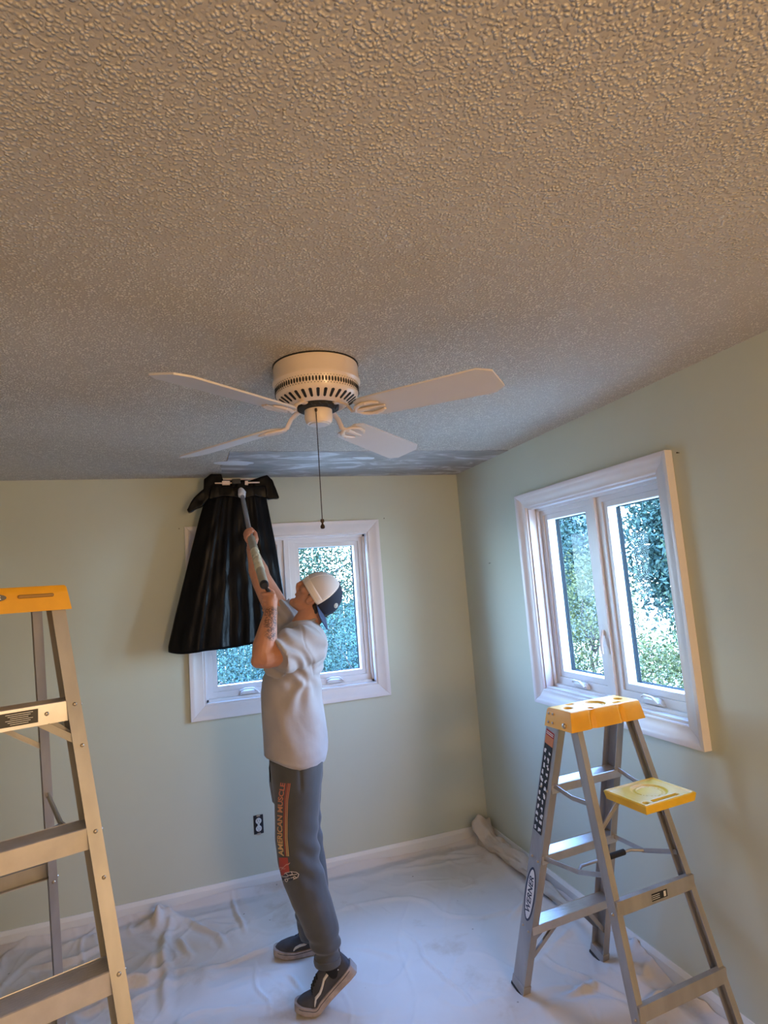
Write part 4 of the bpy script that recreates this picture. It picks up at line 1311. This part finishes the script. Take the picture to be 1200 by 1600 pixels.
def hand(mb, C_, axis, palm, wrist, pr, width_sign, fr0=.0095, wrap=3.7, thumb_side=1):
    """grips a rod: C_ centre of the grip on the rod, axis along the rod (towards the index finger),
    palm = direction from rod to palm; fingers curl round the rod from the palm side"""
    axis = axis / np.linalg.norm(axis); palm = palm - axis * (palm @ axis); palm /= np.linalg.norm(palm)
    side = np.cross(axis, palm) * width_sign
    lens = (1.0, 1.08, 1.02, .86)
    for i in range(4):
        o = axis * (.032 - .0222 * i)
        r = fr0 * (1.0, 1.03, .98, .88)[i]
        R0 = pr + r * .92
        pts = []
        nseg = 9
        for k in range(nseg):
            t = k / (nseg - 1)
            ang = -.25 + wrap * lens[i] * t * .95
            rad = R0 + .013 * max(0, 1 - t * 3.2)
            # knuckle corners: slightly squared path
            rad *= 1 + .07 * abs(math.sin(ang * 1.5))
            pts.append(C_ + o + palm * rad * math.cos(ang) + side * rad * math.sin(ang))
        rs = [r * 1.08, r * 1.10, r, r * 1.04, r * .97, r * .96, r * .95, r * .88, r * .80]
        mb.tube(pts, rs, 12, round_ends=True)
        # metacarpal towards the wrist
        kn_ = pts[0] + palm * .004
        mb.tube([pts[1], kn_, kn_ * .45 + wrist * .55, wrist], [r * 1.1, r * 1.25, r * 1.5, r * 1.9], 12, round_ends=True)
    # heel of the palm and thumb
    mb.tube([C_ + palm * (pr + .018) + axis * .01, C_ + palm * (pr + .020) - axis * .025, wrist], [.020, .022, .022], 14, round_ends=True)
    tb_ = [wrist * .6 + C_ * .4 + palm * .012 - side * .012, C_ + palm * (pr + .004) - side * (pr + .012) + axis * .004, C_ - side * (pr + .012) + axis * .034, C_ - palm * (pr + .006) - side * .008 + axis * .052]
    mb.tube(tb_, [.016, .0145, .0115, .0095], 12, round_ends=True)


# right hand: palm behind the pole, finger tips come round its left side
hand(sk, HR + np.array((0, 0, .0)), -pd, np.array((.02, .9, -.35)), WR_, .0150, 1)
# left fist: back of the hand towards the camera
AXL = np.array((-.05, -.12, 1.))
hand(sk, F_L + np.array((.0, .012, -.004)), AXL, np.array((.35, -1.0, 0)), WL, .0115, -1)
body_me = remesh(sk, .0030, 1)
add_tattoo(M_skin, [(WL * .95 + EL * .05 + np.array((0, -.02, 0)), .030), (WL * .75 + EL * .25 + np.array((.004, -.03, 0)), .032), (WL * .5 + EL * .5 + np.array((.012, -.035, 0)), .028),
                    (ER * .35 + WR_ * .65 + np.array((.03, 0, 0)), .030), (ER * .6 + WR_ * .4 + np.array((.045, 0, 0)), .026)], PO)
obj('body', body_me, M_skin, man, smooth=True, origin=PO)
# eyes and brows
for s in (-1, 1):
    obj('eye', MB().ell(hp_(.081, s * .031, .014), (.009, .012, .007), (HF, HL, HU)), M_outw, man, smooth=True, origin=PO)
    obj('eyebrow', MB().tube([hp_(.090, s * .014, .036), hp_(.090, s * .030, .040), hp_(.080, s * .044, .036)], [.003, .004, .002], 8, flat=.6, round_ends=True), M_hair, man, smooth=True, origin=PO)
    obj('iris', MB().ell(hp_(.0885, s * .031, .014), (.0022, .004, .004), (HF, HL, HU), nu=10, nv=8), M_dark, man, smooth=True, origin=PO)
# hair at the nape and beside the ears
hb_ = MB()
hb_.ell(hp_(-.050, 0, -.045), (.042, .056, .050), (HF, HL, HU), nu=24, nv=18)
for s in (-1, 1): hb_.tube([hp_(.030, s * .064, .010), hp_(.040, s * .064, -.030)], [.010, .005], 10, flat=.5, round_ends=True)
for s in (-1, 1): hb_.tube([hp_(-.014, s * .058, -.01), hp_(-.018, s * .056, -.045), hp_(-.040, s * .050, -.085)], [.013, .017, .012], 10, round_ends=True)
hm = remesh(hb_, .004, 1); co = vcoords(hm); co += vnormals(hm) * (.004 * vnoise(co[:, 0] * 60, co[:, 1] * 60, co[:, 2] * 160, 9))[:, None]; setco(hm, co)
obj('hair', hm, M_hair, man, smooth=True, origin=PO)

# ---- cap worn backwards
ca_ = math.radians(62)
CF = FD * math.cos(ca_) + UP * math.sin(ca_); CU = -FD * math.sin(ca_) + UP * math.cos(ca_)
CC = HC + HU * .004


def cp(phi, t, off=0.0):
    """dome point: phi 0 = over the forehead, t 0 rim .. 1 crown"""
    th = (1 - t) * math.radians(108)
    return CC + CU * (.107 + off) * math.cos(th) + (CF * (.106 + off) * math.cos(phi) + HL * (.090 + off) * math.sin(phi)) * math.sin(th)


def dome(name, p0, p1, t0, t1, m, par, off=0., th=.0025, n=28, nt=16):
    V = []; F = []
    for i in range(nt + 1):
        for j in range(n + 1):
            V.append(cp(p0 + (p1 - p0) * j / n, t0 + (t1 - t0) * i / nt, off))
    for i in range(nt):
        for j in range(n): a = i * (n + 1) + j; F.append((a, a + 1, a + n + 2, a + n + 1))
    return obj(name, MB().add(V, F), m, par, smooth=True, origin=PO, solid=th, label=None)


SP = math.radians(108)
cw = dome('cap_mesh_panels', -SP, SP, 0, .995, M_capw, man); cw['label'] = 'white mesh panels of the cap'
cn = dome('cap_front_panels', SP, 2 * PI - SP, 0, .995, M_capn, man); cn['label'] = 'navy front panels of the cap, worn to the back'
for p0 in (-SP, SP, -math.radians(38), math.radians(38), 0): dome('seam_tape', p0 - .04, p0 + .04, .0, .97, M_capseam, cw, off=.0007, th=.0012, n=3)
dome('sweat_band', -SP, SP, -.005, .17, M_capseam, cw, off=.0007, th=.0012, nt=4)
obj('crown_button', MB().ell(cp(0, 1, .003), (.007, .007, .005), (CF, HL, CU)), M_capn, cw, smooth=True, origin=PO)
# embroidered emblem on the navy side
em = MB()
em.tube([cp(math.radians(148) + .16 * math.cos(a), .36 + .050 * math.sin(a), .002) for a in [2 * PI * k / 20 for k in range(21)]], .0016, 5)
for q in range(5):
    em.tube([cp(math.radians(148) - .11 + q * .055 + .02 * math.sin(t * 5 + q), .325 + .07 * t, .0025) for t in (0, .33, .66, 1)], .0015, 5)
obj('emblem', em, M_outw, cn, smooth=True, origin=PO)
bv = []
nb1, nb2 = 26, 12
for i in range(nb2 + 1):
    t = i / nb2
    for j in range(nb1 + 1):
        q = -1 + 2 * j / nb1
        ph = PI + q * math.radians(74)
        p = cp(ph, .0, .001)
        ln = .064 * (1 - .22 * q * q) * math.sqrt(max(0, 1 - abs(q) ** 14.0)) * t
        p = p + (np.array((0, 0, -.97)) - FD * .13 - HL * q * .34) * ln
        bv.append(p)
bf = [(i * (nb1 + 1) + j, i * (nb1 + 1) + j + 1, (i + 1) * (nb1 + 1) + j + 1, (i + 1) * (nb1 + 1) + j) for i in range(nb2) for j in range(nb1)]
obj('cap_brim', MB().add(bv, bf), M_brim, man, smooth=True, origin=PO, solid=.004, label='curved navy brim hanging over the nape')

# ---- t-shirt
sh = MB()
TS = [(1189, 417, 507, .185, -.955), (1184, 414, 509, .194, -.955), (1165, 413, 510, .196, -.955), (1133, 411, 507, .188, -.955), (1100, 410, 500, .185, -.955), (1075, 411, 498, .184, -.955), (1050, 414, 502, .186, -.955), (1030, 422, 508, .190, -.955), (1012, 432, 510, .195, -.955), (998, 438, 508, .180, -.955), (986, 444, 502, .145, -.955), (977, 450, 496, .105, -.955), (971, 455, 488, .082, -.955)]
rg_ = []
for (py, pa, pb, hw, y) in TS:
    A_, B_ = at(pa, py, y), at(pb, py, y); c = (A_ + B_) / 2; a_ = (B_[0] - A_[0]) / 2
    rg_.append([c + FD * a_ * math.copysign(abs(math.cos(t)) ** .9, math.cos(t)) + LD * hw * math.copysign(abs(math.sin(t)) ** .9, math.sin(t)) for t in [2 * PI * k / 48 for k in range(48)]])
sh.rings(rg_)


def sleeve(pts, rs, inner):
    """sleeve with a hollow cuff: goes out along pts, then back inside"""
    pts = [np.array(p) for p in pts]
    back = [pts[-1] * .85 + pts[-2] * .15, pts[-1] * .5 + pts[-2] * .5]
    sh.tube(pts + back, list(rs) + [inner, inner * .9], 28)


CUL = at(425, 1030, -1.215)
sleeve([SHL + (0.012, .06, .0), SHL + (.004, .0, -.004), SHL * .5 + CUL * .5 + (0, 0, .004), CUL], [.060, .086, .093, .092], .080)
CUR = at(437, 946, -.735)
sleeve([SHR + (0.02, -.06, -.02), SHR, SHR * .5 + CUR * .5, CUR], [.060, .084, .083, .076], .066)
sh.tube([SHL + (0, .02, -.02), NB + (0, 0, -.045), SHR + (0, -.02, -.02)], [.075, .085, .075], 24, round_ends=True)
sm = remesh(sh, .0060, 5)
co = vcoords(sm); nrm = vnormals(sm)
AP = at(482, 1052, -1.13)     # armpit, where the folds start
dx = co - AP
ang = np.arctan2(-dx[:, 2], dx[:, 0]); rad = np.hypot(dx[:, 0], dx[:, 2])
near = np.clip((-.93 - co[:, 1]) / .06, 0, 1)
below = np.clip((AP[2] + .05 - co[:, 2]) / .04, 0, 1) * np.clip((co[:, 0] - AP[0] + .18) / .05, 0, 1)
f = .0085 * np.sin(ang * 9 + 5 * rad + 1.6 * vnoise(co[:, 0] * 9, co[:, 2] * 9, 0, 5)) * np.exp(-rad / .22) * np.clip(rad / .07 - .35, 0, 1) * near * below
f += .0065 * vnoise((co[:, 0] * .94 + co[:, 2] * .33) * 20, (co[:, 2] * .94 - co[:, 0] * .33) * 3.2, co[:, 1] * 5, 85) * np.clip((AP[2] + .02 - co[:, 2]) / .08, .2, 1)
f += .008 * vnoise(co[:, 0] * 7 + co[:, 2] * 3.5, co[:, 1] * 5, co[:, 2] * 2.4, 81) + .003 * vnoise(co[:, 0] * 26 + co[:, 2] * 14, co[:, 1] * 18, co[:, 2] * 9, 82)
# creases round the near sleeve
slv = np.clip((-1.10 - co[:, 1]) / .03, 0, 1) * np.clip((co[:, 2] - AP[2] + .07) / .03, 0, 1)
f += slv * .0055 * np.sin((co[:, 0] * .75 + co[:, 2] * .9) * 88 + 2.5 * vnoise(co[:, 0] * 12, co[:, 1] * 8, co[:, 2] * 12, 83))
sx1 = at(488, 1020, -1.12)[0] - .05 * np.clip((co[:, 2] - AP[2]) / .12, 0, 1) ** 2
f -= .0035 * np.exp(-((co[:, 0] - sx1) / .004) ** 2) * near * np.clip((co[:, 2] - AP[2] + .03) / .03, 0, 1)
# gathers on the far sleeve
fs_ = np.clip((co[:, 1] + .86) / .03, 0, 1) * (co[:, 2] > AP[2] + .10)
f += fs_ * .0060 * np.sin((co[:, 0] * 1.0 + co[:, 2] * .62) * 135)
hem = at(460, 1186, -.955)[2]
f *= np.clip((co[:, 2] - hem) / .02, .4, 1)
co = co + nrm * f[:, None]
co[:, 2] += np.clip(1 - (co[:, 2] - hem) / .05, 0, 1) * (.006 * vnoise(co[:, 0] * 9, co[:, 1] * 9, 0, 84) + .05 * np.clip((-1.38 - co[:, 0]) / .14, 0, 1) ** 1.4)
setco(sm, co)
so_ = obj('tshirt', sm, M_shirt, man, smooth=True, origin=PO, label='plain light grey short-sleeved t-shirt')
cl_ = MB()
cr_pts = [NB + np.array((0.004, 0, .030)) + FD * .074 * math.cos(a) + LD * .074 * math.sin(a) + UP * (-.022 * math.cos(a)) for a in [2 * PI * k / 32 for k in range(33)]]
cl_.tube(cr_pts, .0075, 8, flat=1.0)
obj('collar', cl_, M_shirt, so_, smooth=True, origin=PO)

# ---- sweatpants
pn = MB()


def legrings(tab, y0s, latw):
    rr = []
    for (py, pa, pb, y, k) in tab:
        A_, B_ = at(pa, py, y), at(pb, py, y); c = (A_ + B_) / 2; a_ = (B_[0] - A_[0]) / 2
        rr.append([c + FD * a_ * math.cos(t) + LD * a_ * k * math.sin(t) for t in [2 * PI * q / 32 for q in range(32)]])
    return rr


pn.rings(legrings([(1182, 420, 507, -1.02, .95), (1215, 424, 504, -1.035, .95), (1247, 428, 501, -1.045, .95), (1280, 429, 498, -1.05, 1.0), (1306, 429, 496, -1.06, 1.0), (1341, 433, 499, -1.07, 1.0), (1374, 441, 508, -1.08, 1.0), (1409, 454, 519, -1.09, 1.0), (1447, 472, 530, -1.10, 1.0), (1465, 480, 531.5, -1.11, 1.0), (1480, 488, 532, -1.115, 1.0), (1490, 491, 532, -1.12, 1.0), (1502, 494, 530, -1.12, 1.0)], 0, 0))
pn.rings(legrings([(1182, 424, 505, -.88, .95), (1220, 430, 502, -.86, .95), (1260, 436, 499, -.84, 1.0), (1300, 442, 501, -.82, 1.0), (1340, 448, 507, -.80, 1.0), (1385, 456, 512, -.78, 1.0), (1420, 460, 513, -.76, 1.0), (1445, 464, 511, -.74, 1.0), (1462, 468, 508, -.73, 1.0)], 0, 0))
w1, w2 = at(463, 1178, -.95), at(463, 1215, -.95)
pn.rings([[c + FD * a_ * math.cos(t) + LD * b_ * math.sin(t) for t in [2 * PI * q / 40 for q in range(40)]] for c, a_, b_ in ((at(463, 1165, -.95), .105, .150), (w1, .122, .160), (w2, .124, .166), (at(463, 1245, -.95), .11, .15))])
pm = remesh(pn, .0065, 5)
co = vcoords(pm); nrm = vnormals(pm)
f = .007 * vnoise(co[:, 0] * 9 + co[:, 2] * 2, co[:, 1] * 7, co[:, 2] * 2.6, 91) + .0022 * vnoise(co[:, 0] * 28, co[:, 1] * 22, co[:, 2] * 10, 92)
kz = at(495, 1330, -1.07)
q = np.hypot(co[:, 0] - kz[0], co[:, 2] - kz[2])
f += .006 * np.sin((co[:, 2] - kz[2]) * 70 + (co[:, 0] - kz[0]) * 60) * np.exp(-(q / .10) ** 2)
az = at(512, 1478, -1.11)
f += .006 * np.sin((co[:, 2] - az[2]) * 120) * np.exp(-((co[:, 2] - az[2]) / .05) ** 2)
front = co[:, 1] < -1.0
pk = at(468, 1205, -1.12)
f += -.006 * np.exp(-((co[:, 0] - pk[0] - .0) / .006) ** 2) * np.clip((co[:, 2] - pk[2] + .09) / .03, 0, 1) * front
co = co + nrm * f[:, None]
setco(pm, co)
po_ = obj('sweatpants', pm, M_pants, man, smooth=True, origin=PO, label='charcoal sweatpants with a printed stripe down the left thigh')
for (c, r) in ((at(512, 1499, -1.12), .056), (at(488, 1460, -.73), .056)):
    obj('cuff', MB().lathe([(r * .9, -.012), (r, -.012), (r * 1.05, 0), (r, .014), (r * .9, .014)], S(c - np.array(PO)), 32), M_pants, po_, smooth=60)
obj('drawstring', MB().tube([at(424, 1180, -1.0), at(421, 1200, -1.0), at(423, 1222, -1.0)], .003, 6), M_black, po_, smooth=True, origin=PO)

# printed lettering and stripes mapped on the cloth
bvh = BVHTree.FromPolygons([tuple(v) for v in vcoords(pm)], [tuple(p.vertices) for p in pm.polygons])   # pm is already in the person's frame


def on_leg(px, py, off=.0016):
    a = at(px, py, -1.5) - np.array(PO); d = at(px, py, -1.0) - at(px, py, -1.5); d = d / np.linalg.norm(d)
    h = bvh.ray_cast(Vector(a), Vector(d))
    if h[0] is None:
        h2 = bvh.find_nearest(Vector(at(px, py, -1.10) - np.array(PO)))
        return np.array(h2[0]) + np.array(h2[1]) * off
    return np.array(h[0]) - d * off


def decal(name, uv, faces, mp, m, parent, off=.0016):
    return obj(name, MB().add([on_leg(*mp(u, v), off) for u, v in uv], faces), m, parent, fix=False)


def subdiv(v, f, step):
    bm = bmesh.new(); vs_ = [bm.verts.new((p[0], p[1], 0)) for p in v]
    for q in f:
        try: bm.faces.new([vs_[i] for i in q])
        except ValueError: pass
    bmesh.ops.triangulate(bm, faces=bm.faces)
    for _ in range(4):
        es = [e for e in bm.edges if e.calc_length() > step]
        if not es: break
        bmesh.ops.subdivide_edges(bm, edges=es, cuts=1)
        bmesh.ops.triangulate(bm, faces=bm.faces)
    bm.verts.index_update()
    v2 = [(x.co.x, x.co.y) for x in bm.verts]; f2 = [tuple(x.index for x in p.verts) for p in bm.faces]
    bm.free(); return v2, f2


# curve of the print in the photo: from the pocket down to the knee (v across, u along)
def leg_map(u, v):
    """u 0..1 from bottom (py 1338) to top (py 1224); v in pixels to the right"""
    py = 1338 - 114 * u
    xb = interp([(1224, 438), (1250, 434), (1280, 433), (1310, 433), (1338, 435.5)], py)
    return xb + v, py


M_print = bpy.data.materials.new('print_orange'); M_print.use_nodes = True
_nt = M_print.node_tree; _b = _nt.nodes['Principled BSDF']; _b.inputs['Roughness'].default_value = .7
_tc = _nt.nodes.new('ShaderNodeTexCoord'); _sp = _nt.nodes.new('ShaderNodeSeparateXYZ'); _mr = _nt.nodes.new('ShaderNodeMapRange'); _rp = _nt.nodes.new('ShaderNodeValToRGB')
_nt.links.new(_tc.outputs['Object'], _sp.inputs[0]); _nt.links.new(_sp.outputs['Z'], _mr.inputs['Value'])
_mr.inputs['From Min'].default_value = float(at(435, 1338, -1.1)[2]); _mr.inputs['From Max'].default_value = float(at(438, 1224, -1.1)[2])
_nt.links.new(_mr.outputs[0], _rp.inputs[0]); _rp.color_ramp.elements[0].color = (.62, .42, .18, 1); _rp.color_ramp.elements[1].color = (.50, .14, .09, 1)
_nt.links.new(_rp.outputs[0], _b.inputs['Base Color'])
M_pred = mat('print_red', (.36, .055, .04), .7)
tv, tf = text_mesh('AMERICAN MUSCLE', 1.0, .028)
w_ = tv[:, 0].max() - tv[:, 0].min(); h_ = tv[:, 1].max() - tv[:, 1].min()
tuv = np.stack([(tv[:, 0] - tv[:, 0].min()) / w_, (tv[:, 1] - tv[:, 1].min()) / h_], 1)
tuv[:, 0] = np.clip(tuv[:, 0] + (tuv[:, 1]) * .012, 0, 1.01)
v2, f2 = subdiv([(a, b * .12) for a, b in tuv], tf, .02)
decal('lettering', v2, f2, lambda u, v: leg_map(u, 8.2 - v / .12 * 8.2), M_print, po_)
for k in range(3):
    n_ = 40; x0 = 10.2 + k * 2.3
    uv = [(i / n_ * 1.0 - .0, x0 + d) for i in range(n_ + 1) for d in (0, 1.2)]
    fs = [(2 * i, 2 * i + 1, 2 * i + 3, 2 * i + 2) for i in range(n_)]
    decal('stripe', uv, fs, lambda u, v: leg_map(u, v), M_print if k else M_pred, po_)
# red block and car picture at the knee
gridn = 14
uv = [(i / gridn, j / gridn) for i in range(gridn + 1) for j in range(gridn + 1)]
fs = [(i * (gridn + 1) + j, (i + 1) * (gridn + 1) + j, (i + 1) * (gridn + 1) + j + 1, i * (gridn + 1) + j + 1) for i in range(gridn) for j in range(gridn)]
decal('red_panel', uv, fs, lambda u, v: (435.5 + 1.5 * v + u * (14 + 2 * v), 1340 + v * 28), M_pred, po_)
M_psalm = mat('print_salmon', (.50, .22, .17), .7)
v_s, f_s = text_mesh('Racing', 1.0)
scr = [((434, 1357), (442, 1354), 1.6), ((440, 1356), (453, 1347), 1.8), ((436, 1360), (446, 1356), 1.0)]
sv = []; sf = []
for (p, q_, w) in scr:
    for i in range(9):
        t = i / 8; sv += [(p[0] + (q_[0] - p[0]) * t, p[1] + (q_[1] - p[1]) * t + .8 * math.sin(t * 9)), (p[0] + (q_[0] - p[0]) * t, p[1] + (q_[1] - p[1]) * t + w + .8 * math.sin(t * 9))]
    b = len(sv) - 18; sf += [(b + 2 * i, b + 2 * i + 1, b + 2 * i + 3, b + 2 * i + 2) for i in range(8)]
decal('script_print', sv, sf, lambda u, v: (u, v), M_psalm, po_, off=.003)
# car picture: black body patch, pale outlines, wheels
cb = [(440 + 13 * math.cos(a) * 1.0 + 12, 1370 + 7 * math.sin(a) - 3.5 * math.cos(a)) for a in [2 * PI * k / 24 for k in range(24)]]
cv = [(452, 1370)] + cb
decal('car_silhouette', cv, [(0, 1 + k, 1 + (k + 1) % 24) for k in range(24)], lambda u, v: (u, v), M_lblk, po_, off=.003)
lines = [[(440, 1369), (446, 1364), (455, 1362), (463, 1363), (467, 1366), (465, 1371), (458, 1374)], [(441, 1370), (448, 1370), (456, 1367), (464, 1366)], [(446, 1364), (450, 1368), (457, 1366), (455, 1362)], [(444, 1374), (450, 1373), (458, 1371)], [(441, 1372), (443, 1377)], [(460, 1369), (463, 1371), (461, 1373), (458, 1371), (460, 1369)], [(447, 1373), (450, 1375), (448, 1378), (445, 1376), (447, 1373)]]
lv_ = []; lf_ = []
for ln in lines:
    for (p, q_) in zip(ln[:-1], ln[1:]):
        d = np.array(q_, float) - p; d /= np.linalg.norm(d); nn2 = np.array((-d[1], d[0])) * .5; b = len(lv_)
        lv_ += [tuple(np.array(p) + nn2), tuple(np.array(q_) + nn2), tuple(np.array(q_) - nn2), tuple(np.array(p) - nn2)]; lf_.append((b, b + 1, b + 2, b + 3))
decal('car_outline', lv_, lf_, lambda u, v: (u, v), mat('print_cream', (.60, .53, .50), .7), po_, off=.0045)


# ---- shoes
def shoe(name, toe, yaw, bend, lift, mirror=1):
    """built heel at x=0, toe at x=.295; bent at the ball, then set down with its toe at 'toe'"""
    XS = np.linspace(0, .295, 34)
    wo = lambda x: interp([(0, .018), (.008, .027), (.03, .034), (.08, .036), (.13, .040), (.20, .050), (.24, .048), (.27, .038), (.288, .022), (.295, .008)], x)
    top = lambda x: interp([(0, .098), (.01, .104), (.03, .098), (.05, .090), (.07, .090), (.10, .100), (.12, .104), (.14, .098), (.17, .084), (.20, .070), (.24, .060), (.27, .052), (.29, .040), (.295, .034)], x)
    cy_ = lambda x: -.006 * math.sin(x / .295 * PI) * mirror
    bx = .205

    def tr(p):
        x, y, z = p
        if x < bx + .03:
            t = min(1, max(0, (bx + .03 - x) / .06)); a = bend * t
            dx_, dz_ = x - bx, z
            x2 = bx + dx_ * math.cos(a) + dz_ * math.sin(a) * 1.0; z2 = -dx_ * math.sin(a) + dz_ * math.cos(a)
            x, z = x2, z2
        x -= .295
        c, s = math.cos(yaw), math.sin(yaw)
        return (toe[0] + x * c - y * s, toe[1] + x * s + y * c, z + lift)
    def ring_u(x):
        w, h = wo(x), top(x); r = []
        for k in range(28):
            a = 2 * PI * k / 28
            cx_, sz_ = math.cos(a), math.sin(a)
            yy = w * math.copysign(abs(cx_) ** .75, cx_); 
            zz = .026 + (h - .026) * max(0, sz_) ** .8
            yy *= 1 - .38 * max(0, sz_) ** 1.5 * (1 if x < .21 else .5)
            r.append(tr((x, yy + cy_(x), zz)))
        return r
    ub = MB().rings([ring_u(x) for x in XS])
    um = remesh(ub, .004, 3)
    up_ = obj(name, um, M_shoe, man, smooth=True, origin=PO)
    bv2 = BVHTree.FromPolygons([tuple(v) for v in vcoords(um)], [tuple(p.vertices) for p in um.polygons])
    # sole with a raised toe and sidewall
    rs_ = []
    for x in XS:
        w = wo(x) + .006; e = .008 * max(0, (x - .25) / .045); h = interp([(0, .040), (.05, .034), (.2, .028), (.26, .032), (.295, .038)], x)
        rs_.append([tr((x + (.006 if x > .28 else -.005 if x < .01 else 0), yy + cy_(x), zz)) for yy, zz in ((-w * .94, e), (0, e), (w * .94, e), (w, e + .006), (w, h), (w - .006, h + .001), (0, h), (-w + .006, h + .001), (-w, h), (-w, e + .006))])
    obj('sole', MB().rings(rs_), M_sole, up_, smooth=45, origin=PO)
    # foxing line along the sidewall
    for sd in (-1, 1):
        pts = [tr((x, sd * (wo(x) + .0065) + cy_(x), interp([(0, .030), (.05, .026), (.2, .020), (.295, .026)], x))) for x in XS[1:-1]]
        obj('sole_groove', MB().tube(pts, .0012, 5), M_shoe, up_, smooth=60, origin=PO)
    # side stripe snapped to the upper
    for sd in (-1, 1):
        path = [(.040, .062), (.060, .072), (.085, .078), (.110, .074), (.132, .060), (.150, .052), (.175, .050), (.196, .044), (.206, .036)]
        def snap(x, z, off):
            a_ = np.array(tr((x, sd * .10, z))) - np.array(PO); b_ = np.array(tr((x, 0, z))) - np.array(PO); d = b_ - a_; d /= np.linalg.norm(d)
            h = bv2.ray_cast(Vector(a_), Vector(d))
            return (np.array(h[0]) if h[0] is not None else b_) - d * off
        sm_ = []
        for i in range(len(path) - 1):
            for t in (0, .5): sm_.append((path[i][0] * (1 - t) + path[i + 1][0] * t, path[i][1] * (1 - t) + path[i + 1][1] * t))
        sm_.append(path[-1])
        V_ = []
        for i, (x, z) in enumerate(sm_):
            hw_ = .0050 * min(1, (i + 1) / 3, (len(sm_) - i) / 2)
            V_ += [snap(x, z + hw_, .0016), snap(x, z - hw_, .0016)]
        obj('side_stripe', MB().add(V_, [(2 * i, 2 * i + 1, 2 * i + 3, 2 * i + 2) for i in range(len(sm_) - 1)]), M_stripe, up_, smooth=True, fix=False, solid=.0015)
    # laces
    lc = MB()
    for i in range(6):
        x = .128 + i * .013
        zt_ = top(x) + .001
        lc.tube([tr((x - .004, -.018, zt_ - .010)), tr((x, 0, zt_)), tr((x + .004, .018, zt_ - .010))], .0032, 6, flat=.7)
    obj('laces', lc, M_black, up_, smooth=True, origin=PO)
    obj('heel_loop', MB().tube([tr((.004, 0, .098)), tr((-.006, 0, .112)), tr((.002, 0, .122)), tr((.012, 0, .104))], .003, 6), M_black, up_, smooth=True, origin=PO)
    an = np.array(tr((.055, 0, .085)))
    return up_, an, tr


yawS = math.atan2(FD[1], FD[0])
s1, an1, tr1 = shoe('shoe', (-1.462, -1.085), yawS, math.radians(38), .010)
s2, an2, tr2 = shoe('shoe', (-1.492, -.668), yawS + .05, 0.0, .010, -1)
for (tr_, tgt, nm) in ((tr1, at(512, 1496, -1.12), 'sock'), (tr2, at(489, 1458, -.73), 'sock')):
    a = np.array(tr_((.060, 0, .075)))
    obj(nm, MB().tube([np.array(tr_((.07, 0, .05))), a, tgt], [.030, .034, .038], 20, round_ends=True), M_black, man, smooth=True, origin=PO)
